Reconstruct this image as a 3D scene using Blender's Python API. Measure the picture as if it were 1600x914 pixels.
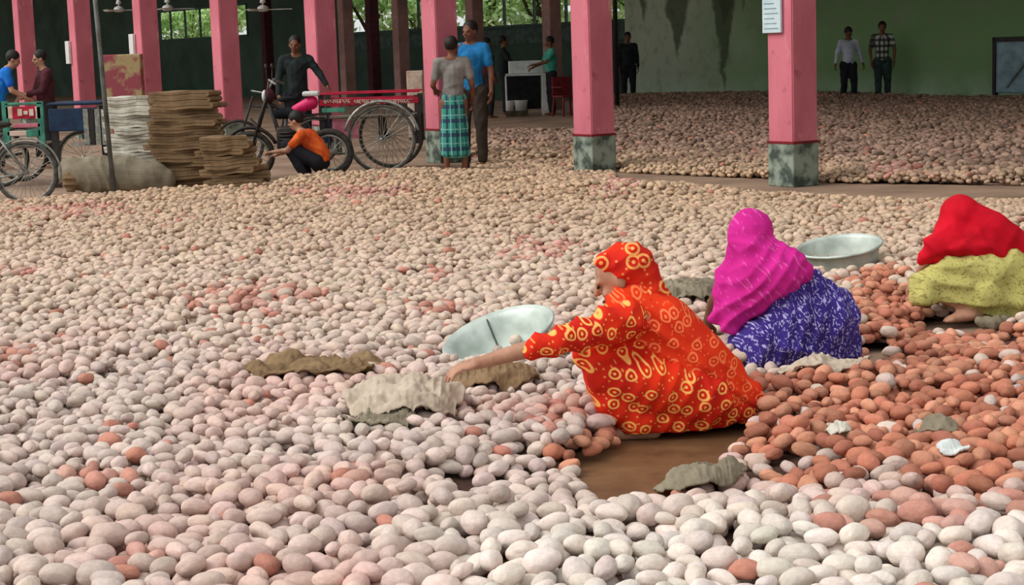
import bpy, bmesh, math, random
import numpy as np
from mathutils import Vector, Matrix, Euler, noise as mnoise
random.seed(7); rng = np.random.default_rng(11)
for o in list(bpy.data.objects): bpy.data.objects.remove(o)
SC = bpy.context.scene
COL = SC.collection
PI = math.pi

# ------------------------------------------------------------------ camera
F_PX, CX, CY, HC = 2700.0, 800.0, 457.0, 1.48
PITCH, ROLL = math.atan(379/2700), 0.034
VF = Vector((0, math.cos(PITCH), -math.sin(PITCH)))
R0 = Vector((1, 0, 0)); U0 = Vector((0, math.sin(PITCH), math.cos(PITCH)))
VR = R0*math.cos(ROLL) - U0*math.sin(ROLL)
VU = U0*math.cos(ROLL) + R0*math.sin(ROLL)
CAM = Vector((0, 0, HC))
cd = bpy.data.cameras.new('camera'); cam = bpy.data.objects.new('camera', cd); COL.objects.link(cam)
cd.sensor_width = 36; cd.lens = F_PX/1600*36; cd.clip_start = 0.05; cd.clip_end = 400
m3 = Matrix((VR, VU, -VF)).transposed()
cam.matrix_world = Matrix.Translation(CAM) @ m3.to_4x4()
SC.camera = cam

# ------------------------------------------------------------------ world, sun, exposure
w = bpy.data.worlds.new('world'); SC.world = w; w.use_nodes = True
nt = w.node_tree; bgn = nt.nodes['Background']
tcn = nt.nodes.new('ShaderNodeTexCoord'); sp = nt.nodes.new('ShaderNodeSeparateXYZ')
mr = nt.nodes.new('ShaderNodeMapRange'); mx = nt.nodes.new('ShaderNodeMix'); mx.data_type = 'RGBA'
nt.links.new(tcn.outputs['Generated'], sp.inputs[0]); nt.links.new(sp.outputs['Z'], mr.inputs['Value'])
mr.inputs['From Min'].default_value = -0.1; mr.inputs['From Max'].default_value = 1.0
mx.inputs[6].default_value = (0.80, 0.84, 0.84, 1); mx.inputs[7].default_value = (1.0, 1.0, 1.0, 1)
nt.links.new(mr.outputs[0], mx.inputs[0]); nt.links.new(mx.outputs[2], bgn.inputs['Color'])
bgn.inputs['Strength'].default_value = 0.9
sd = bpy.data.lights.new('sun', 'SUN'); sun = bpy.data.objects.new('sun', sd); COL.objects.link(sun)
sd.energy = 2.3; sd.angle = math.radians(40); sd.color = (1.0, 0.97, 0.92)
sun.rotation_euler = Vector((0.72, 0.22, -0.66)).to_track_quat('-Z', 'Y').to_euler()
SC.view_settings.view_transform = 'Standard'; SC.view_settings.look = 'None'
SC.view_settings.exposure = 0.0; SC.view_settings.gamma = 1; SC.view_settings.use_curve_mapping = False

# ------------------------------------------------------------------ pixel <-> world
def ray(px, py): return VF + VR*((px-CX)/F_PX) - VU*((py-CY)/F_PX)
def at(px, py, Y):
    d = ray(px, py); return CAM + d*(Y/d.y)
def gp(px, py, z=0.0):
    d = ray(px, py); return CAM + d*((z-HC)/d.z)
RN = np.array(VR); UN = np.array(VU); FN = np.array(VF)
def proj(x, y, z):
    P = np.stack([np.asarray(x, float), np.asarray(y, float), np.asarray(z, float)-HC+0*np.asarray(x, float)], -1)
    d = P@FN
    return CX+F_PX*(P@RN)/d, CY-F_PX*(P@UN)/d

# ------------------------------------------------------------------ materials
def c(r, g, b):
    f = lambda v: (v/255/12.92) if v/255 <= .04045 else ((v/255+.055)/1.055)**2.4
    return (f(r), f(g), f(b), 1)
def new_mat(name):
    m = bpy.data.materials.new(name); m.use_nodes = True
    return m, m.node_tree, m.node_tree.nodes['Principled BSDF']
def N(nt, t, **k):
    n = nt.nodes.new(t)
    for a, b in k.items(): setattr(n, a, b)
    return n
def math_n(nt, op, a, b=None, clamp=False):
    n = N(nt, 'ShaderNodeMath', operation=op); n.use_clamp = clamp
    for i, v in enumerate((a, b)):
        if v is None: continue
        if isinstance(v, (int, float)): n.inputs[i].default_value = v
        else: nt.links.new(v, n.inputs[i])
    return n.outputs[0]
def mixc(nt, f, a, b):
    n = N(nt, 'ShaderNodeMix', data_type='RGBA')
    for i, v in ((0, f), (6, a), (7, b)):
        if isinstance(v, (int, float, tuple)): n.inputs[i].default_value = v
        else: nt.links.new(v, n.inputs[i])
    return n.outputs[2]
def noise_n(nt, scale, detail=4, coord='Object', rough=.55, stretch=None):
    tc = N(nt, 'ShaderNodeTexCoord'); n = N(nt, 'ShaderNodeTexNoise')
    n.inputs['Scale'].default_value = scale; n.inputs['Detail'].default_value = detail; n.inputs['Roughness'].default_value = rough
    if stretch:
        mp = N(nt, 'ShaderNodeMapping'); mp.inputs['Scale'].default_value = stretch
        nt.links.new(tc.outputs[coord], mp.inputs[0]); nt.links.new(mp.outputs[0], n.inputs['Vector'])
    else: nt.links.new(tc.outputs[coord], n.inputs['Vector'])
    return n.outputs['Fac']
def bump(nt, b, h, strength, dist=.01):
    n = N(nt, 'ShaderNodeBump'); n.inputs['Strength'].default_value = strength; n.inputs['Distance'].default_value = dist
    nt.links.new(h, n.inputs['Height']); nt.links.new(n.outputs[0], b.inputs['Normal'])
def contrast(nt, v, lo, hi):
    n = N(nt, 'ShaderNodeMapRange'); n.inputs['From Min'].default_value = lo; n.inputs['From Max'].default_value = hi
    nt.links.new(v, n.inputs['Value']); return n.outputs[0]
def pm(name, a, b=None, scale=8, rough=.7, metal=0, bmp=.15, lo=.35, hi=.65, spec=.3, stretch=None):
    m, nt, p = new_mat(name)
    b = b or tuple(v*.75 for v in a[:3])+(1,)
    n = noise_n(nt, scale, stretch=stretch)
    nt.links.new(mixc(nt, contrast(nt, n, lo, hi), a, b), p.inputs['Base Color'])
    p.inputs['Roughness'].default_value = rough; p.inputs['Metallic'].default_value = metal
    p.inputs['Specular IOR Level'].default_value = spec
    if bmp: bump(nt, p, noise_n(nt, scale*5), bmp)
    return m
M = {}
M['skin'] = pm('brown_skin', c(128, 84, 62), c(108, 66, 48), 10, .55, bmp=.05)
M['skin_light'] = pm('light_brown_skin', c(192, 146, 120), c(164, 118, 94), 10, .55, bmp=.05)
M['hair'] = pm('black_hair', c(22, 18, 18), c(34, 28, 26), 60, .5, bmp=.3)
M['eye'] = pm('dark_eye', c(15, 12, 12), None, 10, .2, bmp=0)
M['lip'] = pm('lip', c(110, 55, 50), None, 10, .5, bmp=0)
M['steel'] = pm('worn_aluminium', c(206, 216, 208), c(164, 176, 168), 7, .5, .3, .08, spec=.5)
M['seam'] = pm('dark_seam', c(80, 92, 88), None, 7, .6, .3, 0)
M['chrome'] = pm('pale_metal', c(170, 172, 165), c(120, 120, 112), 20, .4, .5, .05)
M['black_metal'] = pm('black_metal', c(38, 38, 40), c(60, 52, 46), 20, .5, .2, .05)
M['rubber'] = pm('tyre_rubber', c(96, 94, 86), c(60, 56, 50), 20, .85, 0, .1)
M['dark_rubber'] = pm('dark_rubber', c(48, 45, 42), c(70, 64, 56), 20, .85, 0, .1)
M['floor'] = pm('dusty_brown_floor', c(166, 140, 118), c(126, 102, 86), 1.2, .85, 0, .25, .3, .7)
M['wet'] = pm('trodden_brown_mud', c(128, 96, 66), c(92, 66, 44), 5, .45, 0, .2, .3, .7)
M['bed'] = pm('earthy_heap_bed', c(92, 66, 54), c(60, 42, 34), 9, .95, 0, .3)
M['wood'] = pm('grey_wood', c(96, 80, 64), c(60, 50, 40), 6, .8, 0, .2)
M['white_cloth'] = pm('white_cloth', c(222, 226, 224), c(190, 198, 196), 6, .8)
M['dark_cloth'] = pm('dark_cloth', c(26, 30, 34), c(16, 18, 22), 6, .9)
M['grey_green_frame'] = pm('painted_frame', c(70, 92, 84), c(44, 60, 54), 6, .7)
M['gunny'] = None
def weave_mat(name, a, b, wscale=220, bmp=.5):
    m, nt, p = new_mat(name)
    tc = N(nt, 'ShaderNodeTexCoord')
    w1 = N(nt, 'ShaderNodeTexWave', bands_direction='X'); w2 = N(nt, 'ShaderNodeTexWave', bands_direction='Z')
    for q in (w1, w2):
        q.inputs['Scale'].default_value = wscale/20; q.inputs['Distortion'].default_value = 1.5
        nt.links.new(tc.outputs['Object'], q.inputs[0])
    wv = math_n(nt, 'MULTIPLY', w1.outputs['Fac'], w2.outputs['Fac'])
    n = contrast(nt, noise_n(nt, 5), .3, .7)
    col = mixc(nt, n, a, b)
    col = mixc(nt, math_n(nt, 'MULTIPLY', wv, .3), col, tuple(v*.5 for v in a[:3])+(1,))
    nt.links.new(col, p.inputs['Base Color']); p.inputs['Roughness'].default_value = .95; p.inputs['Specular IOR Level'].default_value = .1
    bump(nt, p, wv, bmp, .003)
    return m
M['gunny'] = weave_mat('brown_jute', c(150, 124, 94), c(112, 90, 66))
M['gunny_pale'] = weave_mat('pale_jute', c(206, 190, 172), c(168, 152, 134))
M['gunny_grey'] = weave_mat('greyish_jute', c(150, 140, 120), c(112, 102, 86))
M['white_sack'] = weave_mat('white_woven_plastic', c(226, 222, 208), c(172, 166, 150))

def ring_cloth(name, base, ringc, scale, dot=True, dark=None):
    m, nt, p = new_mat(name)
    uv = N(nt, 'ShaderNodeTexCoord').outputs['UV']
    v = N(nt, 'ShaderNodeTexVoronoi'); v.voronoi_dimensions = '2D'; v.inputs['Scale'].default_value = scale; v.inputs['Randomness'].default_value = .75
    nt.links.new(uv, v.inputs['Vector'])
    d = v.outputs['Distance']
    r = math_n(nt, 'SUBTRACT', 1.0, math_n(nt, 'MULTIPLY', math_n(nt, 'ABSOLUTE', math_n(nt, 'SUBTRACT', d, .27)), 11), True)
    r = contrast(nt, r, .25, .6)
    if dot:
        r2 = math_n(nt, 'LESS_THAN', d, .08); r = math_n(nt, 'MAXIMUM', r, r2)
    v2 = N(nt, 'ShaderNodeTexVoronoi'); v2.voronoi_dimensions = '2D'; v2.inputs['Scale'].default_value = scale*2.3
    nt.links.new(uv, v2.inputs['Vector'])
    sm = math_n(nt, 'LESS_THAN', v2.outputs['Distance'], .13)
    n = contrast(nt, noise_n(nt, 5), .35, .65)
    col = mixc(nt, n, base, dark or tuple(q*.7 for q in base[:3])+(1,))
    col = mixc(nt, math_n(nt, 'MULTIPLY', sm, .55), col, ringc)
    col = mixc(nt, r, col, ringc)
    nt.links.new(col, p.inputs['Base Color']); p.inputs['Roughness'].default_value = .85; p.inputs['Specular IOR Level'].default_value = .15
    bump(nt, p, noise_n(nt, 60), .15)
    return m
M['orange'] = ring_cloth('orange_ring_print', c(228, 52, 22), c(255, 186, 100), 16, dark=c(196, 32, 24))
def fleck_cloth(name, a, b, spot, scale, thr=.16, fine=None, stretch=(1, 1, 1), amt=.85):
    m, nt, p = new_mat(name)
    uv = N(nt, 'ShaderNodeTexCoord').outputs['UV']
    mp = N(nt, 'ShaderNodeMapping'); mp.inputs['Scale'].default_value = stretch; nt.links.new(uv, mp.inputs[0])
    n1 = N(nt, 'ShaderNodeTexNoise'); n1.inputs['Scale'].default_value = scale; n1.inputs['Detail'].default_value = 2; n1.inputs['Distortion'].default_value = 1.2
    nt.links.new(mp.outputs[0], n1.inputs['Vector'])
    s = contrast(nt, n1.outputs['Fac'], thr, thr+.05)
    col = mixc(nt, contrast(nt, noise_n(nt, 4), .35, .65), a, b)
    col = mixc(nt, math_n(nt, 'MULTIPLY', s, amt), col, spot)
    nt.links.new(col, p.inputs['Base Color']); p.inputs['Roughness'].default_value = .85; p.inputs['Specular IOR Level'].default_value = .15
    bump(nt, p, noise_n(nt, 60), .15)
    return m
M['purple'] = fleck_cloth('purple_flecked_print', c(62, 46, 128), c(48, 34, 108), c(190, 184, 230), 60, .56, stretch=(1.4, .8, 1))
M['magenta'] = fleck_cloth('magenta_gauze', c(214, 44, 150), c(184, 30, 124), c(236, 112, 190), 60, .60, stretch=(1, .25, 1), amt=.5)
M['lime'] = fleck_cloth('lime_print', c(198, 192, 116), c(172, 166, 96), c(128, 122, 62), 55, .56, amt=.75)
M['red'] = pm('red_scarf_cloth', c(214, 14, 40), c(180, 8, 30), 5, .8, bmp=.1, spec=.15)
def plaid(name, base, lines, period=.16):
    m, nt, p = new_mat(name)
    uv = N(nt, 'ShaderNodeTexCoord').outputs['UV']; s = N(nt, 'ShaderNodeSeparateXYZ'); nt.links.new(uv, s.inputs[0])
    col = mixc(nt, contrast(nt, noise_n(nt, 5), .3, .7), base, tuple(q*.75 for q in base[:3])+(1,))
    for axis, off, wd, cl in lines:
        fr = math_n(nt, 'FRACT', math_n(nt, 'ADD', math_n(nt, 'DIVIDE', s.outputs[axis], period), off))
        col = mixc(nt, math_n(nt, 'MULTIPLY', math_n(nt, 'LESS_THAN', fr, wd), .85), col, cl)
    nt.links.new(col, p.inputs['Base Color']); p.inputs['Roughness'].default_value = .85
    return m
M['lungi'] = plaid('green_plaid_lungi', c(54, 150, 136), [(0, .0, .22, c(20, 52, 66)), (1, .3, .28, c(24, 44, 78)), (0, .55, .08, c(150, 196, 190)), (1, .8, .08, c(120, 180, 176))], .17)
M['check'] = plaid('black_white_check_shirt', c(198, 200, 192), [(0, .0, .45, c(30, 34, 34)), (1, .3, .45, c(34, 36, 38))], .13)
M['grey_shirt'] = pm('grey_shirt', c(140, 136, 130), c(116, 112, 108), 6, .9)
M['blue_shirt'] = pm('blue_shirt', c(34, 128, 186), c(22, 96, 154), 6, .85)
M['bright_blue'] = pm('bright_blue_shirt', c(24, 130, 214), c(20, 84, 190), 6, .85)
M['black_shirt'] = pm('black_shirt', c(34, 44, 44), c(20, 26, 28), 6, .9)
M['maroon'] = pm('maroon_cloth', c(84, 34, 44), c(58, 28, 34), 6, .9)
M['orange_shirt'] = pm('orange_shirt', c(232, 104, 40), c(190, 66, 24), 8, .85)
M['trousers'] = pm('dark_trousers', c(38, 38, 44), c(24, 24, 30), 6, .9)
M['brown_trousers'] = pm('brown_trousers', c(66, 54, 46), c(46, 38, 32), 6, .9)
M['jeans'] = pm('dull_green_trousers', c(54, 74, 70), c(36, 46, 46), 6, .9)
M['teal_shirt'] = pm('sea_green_shirt', c(78, 176, 152), c(50, 140, 120), 6, .85)
M['white_shirt'] = pm('pale_white_shirt', c(206, 210, 222), c(170, 176, 196), 6, .85)
M['red_paint'] = pm('red_painted_board', c(196, 30, 62), c(150, 20, 44), 8, .5)
M['pink_paint'] = pm('pink_panel', c(214, 132, 148), c(180, 96, 112), 8, .6)
M['hot_pink'] = pm('bright_pink_plastic', c(226, 40, 112), c(190, 26, 84), 8, .4)
M['green_paint'] = pm('green_painted_panel', c(84, 160, 132), c(44, 110, 96), 8, .6)
M['cream'] = pm('cream_paint', c(224, 206, 190), c(196, 170, 150), 8, .7)
M['blue_paint'] = pm('dark_blue_cover', c(28, 58, 88), c(18, 34, 58), 6, .6)
M['red_plastic'] = pm('dark_red_plastic', c(128, 26, 32), c(96, 20, 26), 6, .5)
M['leaf'] = pm('tree_leaf', c(220, 244, 186), c(170, 214, 130), .6, .6, bmp=0)  # leaf colour paled to carry the washed-out glare outdoors
M['bark'] = pm('tree_bark', c(90, 78, 60), None, 4, .9)
M['paper'] = pm('pale_notice_paper', c(206, 222, 226), c(184, 204, 210), 5, .6, bmp=0)
M['ink'] = pm('faint_blue_ink', c(130, 158, 170), None, 5, .7, bmp=0)
M['white_plastic'] = pm('white_plastic', c(226, 226, 222), c(200, 200, 196), 6, .5, bmp=0)
M['slate'] = pm('blue_grey_sheet_metal', c(150, 180, 190), c(116, 142, 152), 4, .5, .1)
M['ceiling'] = pm('ceiling_limewash', c(196, 198, 188), c(160, 164, 152), 2, .9)
M['rust'] = pm('grey_steel_pole', c(112, 116, 112), c(70, 66, 56), 4, .6, .1)

def pillar_mat():
    m, nt, p = new_mat('pink_pillar_paint')
    n1 = contrast(nt, noise_n(nt, 2.2, 5, stretch=(1, 1, .35)), .38, .66)
    col = mixc(nt, n1, c(208, 118, 132), c(180, 96, 108))
    n2 = contrast(nt, noise_n(nt, 9, 6, stretch=(1, 1, .4)), .60, .72)
    col = mixc(nt, math_n(nt, 'MULTIPLY', n2, .55), col, c(226, 160, 160))
    n3 = contrast(nt, noise_n(nt, 5, 6), .62, .74)
    col = mixc(nt, math_n(nt, 'MULTIPLY', n3, .6), col, c(120, 46, 58))
    nt.links.new(col, p.inputs['Base Color']); p.inputs['Roughness'].default_value = .8; p.inputs['Specular IOR Level'].default_value = .2
    bump(nt, p, noise_n(nt, 14), .2)
    return m
M['pillar'] = pillar_mat()
M['pillar_old'] = pm('faded_pillar_paint', c(170, 128, 122), c(134, 106, 100), 3, .85)
M['plinth'] = pm('grey_green_plinth', c(142, 152, 138), c(66, 76, 68), 6, .9, bmp=.4, lo=.42, hi=.6)
M['peeled'] = pm('peeling_plaster', c(170, 150, 110), c(150, 76, 84), 5, .9, bmp=.4, lo=.45, hi=.55)

# ------------------------------------------------------------------ mesh builder
class MB:
    def __init__(s): s.v = []; s.f = []; s.mi = []
    def add(s, vs, fs, mi=0):
        o = len(s.v); s.v += [tuple(v) for v in vs]; s.f += [tuple(i+o for i in f) for f in fs]; s.mi += [mi]*len(fs); return s
    def box(s, a, b, mi=0, bev=0):
        (x0, y0, z0), (x1, y1, z1) = a, b
        if not bev:
            return s.add([(x0,y0,z0),(x1,y0,z0),(x1,y1,z0),(x0,y1,z0),(x0,y0,z1),(x1,y0,z1),(x1,y1,z1),(x0,y1,z1)],
                         [(0,3,2,1),(4,5,6,7),(0,1,5,4),(1,2,6,5),(2,3,7,6),(3,0,4,7)], mi)
        bm = bmesh.new(); bmesh.ops.create_cube(bm, size=1)
        for v in bm.verts: v.co = Vector(((x0+x1)/2+v.co.x*(x1-x0), (y0+y1)/2+v.co.y*(y1-y0), (z0+z1)/2+v.co.z*(z1-z0)))
        bmesh.ops.bevel(bm, geom=bm.edges[:], offset=bev, segments=2, affect='EDGES', profile=.5)
        bm.verts.index_update()
        s.add([v.co for v in bm.verts], [[v.index for v in f.verts] for f in bm.faces], mi); bm.free(); return s
    def tube(s, pts, rad, n=8, mi=0, closed=False, caps=True):
        pts = [Vector(p) for p in pts]; k = len(pts)
        rr = rad if isinstance(rad, (list, tuple)) else [rad]*k
        vs = []; up = None
        for i, p in enumerate(pts):
            if closed: d = pts[(i+1) % k]-pts[i-1]
            else: d = pts[min(i+1, k-1)]-pts[max(i-1, 0)]
            d.normalize()
            if up is None: up = Vector((0, 0, 1)) if abs(d.z) < .9 else Vector((1, 0, 0))
            a = d.cross(up).normalized(); up = a.cross(d).normalized()
            for j in range(n):
                t = 2*PI*j/n; vs.append(p+(a*math.cos(t)+up*math.sin(t))*rr[i])
        fs = []
        for i in range(k if closed else k-1):
            for j in range(n):
                A = i*n+j; B = i*n+(j+1) % n; i2 = ((i+1) % k)*n
                fs.append((A, B, i2+(j+1) % n, i2+j))
        if not closed and caps: fs += [tuple(range(n))[::-1], tuple((k-1)*n+j for j in range(n))]
        return s.add(vs, fs, mi)
    def lathe(s, prof, n=32, mi=0, sx=1, sy=1, cap=False):
        vs = []; fs = []
        for (r, z) in prof:
            for j in range(n): t = 2*PI*j/n; vs.append((r*sx*math.cos(t), r*sy*math.sin(t), z))
        for i in range(len(prof)-1):
            for j in range(n): fs.append((i*n+j, i*n+(j+1) % n, (i+1)*n+(j+1) % n, (i+1)*n+j))
        return s.add(vs, fs, mi)
    def ball(s, ctr, r, mi=0, seg=12, rings=8, rot=None):
        r = (r, r, r) if isinstance(r, (int, float)) else r
        R = rot or Matrix.Identity(3); ctr = Vector(ctr); vs = [ctr+R@Vector((0, 0, r[2]))]
        for i in range(1, rings):
            a = PI*i/rings
            for j in range(seg):
                t = 2*PI*j/seg; vs.append(ctr+R@Vector((r[0]*math.sin(a)*math.cos(t), r[1]*math.sin(a)*math.sin(t), r[2]*math.cos(a))))
        vs.append(ctr+R@Vector((0, 0, -r[2]))); L = len(vs)-1; fs = []
        for j in range(seg): fs.append((0, 1+j, 1+(j+1) % seg))
        for i in range(rings-2):
            for j in range(seg):
                a0 = 1+i*seg; b0 = a0+seg; fs.append((a0+j, b0+j, b0+(j+1) % seg, a0+(j+1) % seg))
        b0 = 1+(rings-2)*seg
        for j in range(seg): fs.append((b0+j, L, b0+(j+1) % seg))
        return s.add(vs, fs, mi)
    def cap(s, p0, r0, p1, r1, n=12):
        s.tube([p0, p1], [r0, r1], n); s.ball(p0, r0, seg=n, rings=8); s.ball(p1, r1, seg=n, rings=8); return s
    def chain(s, pts, n=12):
        for (a, ra), (b, rb) in zip(pts[:-1], pts[1:]): s.cap(a, ra, b, rb, n)
        return s
    def build(s, name, mats, parent=None, smooth=False, mods=None):
        me = bpy.data.meshes.new(name); me.from_pydata(s.v, [], s.f); 
        for m in (mats if isinstance(mats, list) else [mats]): me.materials.append(m)
        me.polygons.foreach_set('material_index', s.mi)
        if smooth: me.polygons.foreach_set('use_smooth', [True]*len(me.polygons))
        me.update()
        o = bpy.data.objects.new(name, me); COL.objects.link(o)
        if parent: o.parent = parent
        return o
def tag(o, label=None, cat=None, group=None, kind=None):
    if label: o['label'] = label
    if cat: o['category'] = cat
    if group: o['group'] = group
    if kind: o['kind'] = kind
    return o
def empty(name, loc=(0, 0, 0), rz=0.0, label=None, cat=None, group=None):
    o = bpy.data.objects.new(name, None); COL.objects.link(o); o.location = loc; o.rotation_euler = (0, 0, rz); o.empty_display_size = .1
    return tag(o, label, cat, group)
def copy_tree(o, parent=None):
    k = o.copy(); COL.objects.link(k); k.parent = parent
    for ch in list(o.children): copy_tree(ch, k)
    return k

def remeshed(mb, voxel, smooth=4, fac=.5):
    """union of overlapping closed pieces as one continuous surface: numpy verts, faces"""
    me = bpy.data.meshes.new('tmp'); me.from_pydata(mb.v, [], mb.f); me.update()
    o = bpy.data.objects.new('tmp', me); COL.objects.link(o)
    r = o.modifiers.new('r', 'REMESH'); r.mode = 'VOXEL'; r.voxel_size = voxel
    if smooth:
        s = o.modifiers.new('s', 'SMOOTH'); s.iterations = smooth; s.factor = fac
    dg = bpy.context.evaluated_depsgraph_get(); dg.update()
    e = bpy.data.meshes.new_from_object(o.evaluated_get(dg))
    vs = [v.co.copy() for v in e.vertices]; fs = [tuple(p.vertices) for p in e.polygons]; ns = [v.normal.copy() for v in e.vertices]
    bpy.data.objects.remove(o); bpy.data.meshes.remove(me); bpy.data.meshes.remove(e)
    return vs, fs, ns
def organic(name, mb, mat, parent, voxel=.012, smooth=4, fold=None, extra=None, uvf=None, zcut=None):
    vs, fs, ns = remeshed(mb, voxel, smooth)
    if fold: vs = [v+n*fold(v) for v, n in zip(vs, ns)]
    if zcut is not None: vs = [Vector((v.x, v.y, max(v.z, zcut))) for v in vs]
    out = MB(); out.add(vs, fs)
    if extra:
        for (emb, evox, esm) in extra:
            a, b, _ = remeshed(emb, evox, esm); out.add(a, b)
    o = out.build(name, mat, parent, smooth=True)
    if uvf:
        me = o.data; uv = me.uv_layers.new(name='UVMap')
        co = np.array([uvf(v) for v in out.v], dtype=np.float32)
        li = np.zeros(len(me.loops), dtype=np.int32); me.loops.foreach_get('vertex_index', li)
        uv.data.foreach_set('uv', co[li].ravel())
    return o
def uv_cyl(cx, cy, sc=.3):
    return lambda v: (math.atan2(v[0]-cx, -(v[1]-cy))*sc, v[2])
def folds(direction, freq, amp, warp=1.5, nz=.5, seed=0):
    d = Vector(direction).normalized()
    def f(v):
        n = mnoise.noise(v*2.2+Vector((seed, 0, 0)))
        m = mnoise.noise(v*6+Vector((0, seed, 3)))
        s_ = math.sin(v.dot(d)*freq+n*warp*3)
        return amp*((1-2*abs(s_)**.75)*(.5+.9*max(0, n+.4))+nz*m*1.5)
    return f

# ------------------------------------------------------------------ grid of the building: rows run along U, walls face -W
ALPHA = math.atan(1790/2700)
UD = Vector((math.sin(-ALPHA), math.cos(ALPHA), 0))      # leftwards and away
WD = Vector((math.cos(ALPHA), math.sin(ALPHA), 0))       # across the rows, away from the camera
BZ = math.atan2(-UD.y, -UD.x)                            # local +x = right along the row
A0 = gp(1240, 290); A0.z = 0
def rowpt(s, t, z=0): return A0+UD*s+WD*t+Vector((0, 0, z))   # s: leftwards along row, t: depth beyond row 1
def solve_s(px, t, z=.0):
    lo, hi = -25, 90
    for _ in range(40):
        mid = (lo+hi)/2; q = rowpt(mid, t, z); x, y = proj(q.x, q.y, q.z)
        if x > px: lo = mid
        else: hi = mid
    return (lo+hi)/2
bpx = rowpt(1, 0)
SP = solve_s(930, 0)
D1 = A0.dot(WD)
TW = D1*(42/17.6)-D1      # wall depth beyond row 1
TR2 = D1*1.0              # second row
# ------------------------------------------------------------------ structure
def struct(o): o['kind'] = 'structure'; return o
fl = MB(); fl.add([(-140, -10, 0), (70, -10, 0), (70, 170, 0), (-140, 170, 0)], [(0, 1, 2, 3)])
struct(fl.build('floor', M['floor']))
root_b = lambda name: None
def oriented(name, mb, mat, s, t, z=0, smooth=False):
    o = mb.build(name, mat, smooth=smooth); o.location = rowpt(s, t, z); o.rotation_euler = (0, 0, BZ); return o
# ceiling: from just outside row 1 to the rear wall
cm = MB().box((-190, -.5, 7.4), (22, TW+.4, 7.7)); struct(oriented('ceiling', cm, M['ceiling'], 0, 0))
# local frame of 'oriented': +x = -UD (right), +y = ? must equal WD
# rear wall in pieces with openings
SW_EDGE = solve_s(993, TW)        # left end of closed bay
def sx(px, t=TW, z=1.5): return -solve_s(px, t, z)     # local x of a pixel column on plane t
wall_mat, nt, p = new_mat('stained_green_wall')
tc = N(nt, 'ShaderNodeTexCoord'); sep = N(nt, 'ShaderNodeSeparateXYZ'); nt.links.new(tc.outputs['Object'], sep.inputs[0])
X, Z = sep.outputs['X'], sep.outputs['Z']
xe = sx(993)
g = N(nt, 'ShaderNodeMapRange'); nt.links.new(X, g.inputs['Value']); g.inputs['From Min'].default_value = xe+2.2; g.inputs['From Max'].default_value = xe+6.0
nz = noise_n(nt, .9, 5)
gf = math_n(nt, 'ADD', g.outputs[0], math_n(nt, 'MULTIPLY', math_n(nt, 'SUBTRACT', nz, .5), .7), True)
col = mixc(nt, gf, c(178, 190, 166), c(128, 164, 112))
col = mixc(nt, contrast(nt, noise_n(nt, 3.5, 6), .5, .75), col, c(140, 154, 122))
bt = N(nt, 'ShaderNodeMapRange'); nt.links.new(Z, bt.inputs['Value']); bt.inputs['From Min'].default_value = .75; bt.inputs['From Max'].default_value = .1
col = mixc(nt, math_n(nt, 'MULTIPLY', math_n(nt, 'MULTIPLY', bt.outputs[0], contrast(nt, noise_n(nt, 1.6, 6), .3, .6)), .7), col, c(190, 216, 190))
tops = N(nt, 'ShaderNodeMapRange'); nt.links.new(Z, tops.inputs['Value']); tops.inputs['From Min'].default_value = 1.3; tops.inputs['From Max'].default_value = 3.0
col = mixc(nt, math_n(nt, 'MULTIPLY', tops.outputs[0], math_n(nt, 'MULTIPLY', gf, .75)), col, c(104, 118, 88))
wob = math_n(nt, 'MULTIPLY', math_n(nt, 'SUBTRACT', noise_n(nt, 2.2, 4), .5), .45)
for (px, ptip, wd) in ((1023, 46, .26), (1075, 96, .36), (1147, 160, .17), (1150, 46, .42), (1180, 30, .25)):
    zt = 1.48+(78-.034*(px-800)-ptip)/2700*45
    half = math_n(nt, 'MULTIPLY', math_n(nt, 'SUBTRACT', Z, zt), wd)
    half = math_n(nt, 'MINIMUM', half, .5)
    dx = math_n(nt, 'ABSOLUTE', math_n(nt, 'SUBTRACT', math_n(nt, 'ADD', X, wob), sx(px)))
    msk = math_n(nt, 'MULTIPLY', math_n(nt, 'SUBTRACT', half, dx), 9, True)
    col = mixc(nt, math_n(nt, 'MULTIPLY', msk, .8), col, c(70, 80, 58))
nt.links.new(col, p.inputs['Base Color']); p.inputs['Roughness'].default_value = .9; p.inputs['Specular IOR Level'].default_value = .15
bump(nt, p, noise_n(nt, 6), .3, .02)
M['wall'] = wall_mat
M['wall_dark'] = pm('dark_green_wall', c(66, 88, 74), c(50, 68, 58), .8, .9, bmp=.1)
SILL = 2.2
wm = MB(); wm.box((xe, TW-.35, 0), (22, TW+.3, 7.4)); struct(oriented('wall_right', wm, M['wall'], 0, 0))
wins = [(245, 388, 2.35, 3.62), (541, 737, SILL, 4.3), (742, 990, SILL-.05, 4.3)]
wl = MB(); xs = -190
for (a, b, z0, z1) in wins:
    xa, xb = sx(a, TW, 2.5), min(sx(b, TW, 2.5), xe)
    wl.box((xs, TW, 0), (xa, TW+.25, 7.4)); wl.box((xa, TW, 0), (xb, TW+.25, z0)); wl.box((xa, TW, z1), (xb, TW+.25, 7.4)); xs = xb
wl.box((xs, TW, 0), (xe, TW+.25, 7.4))
struct(oriented('wall_back', wl, M['wall_dark'], 0, 0))
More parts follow.
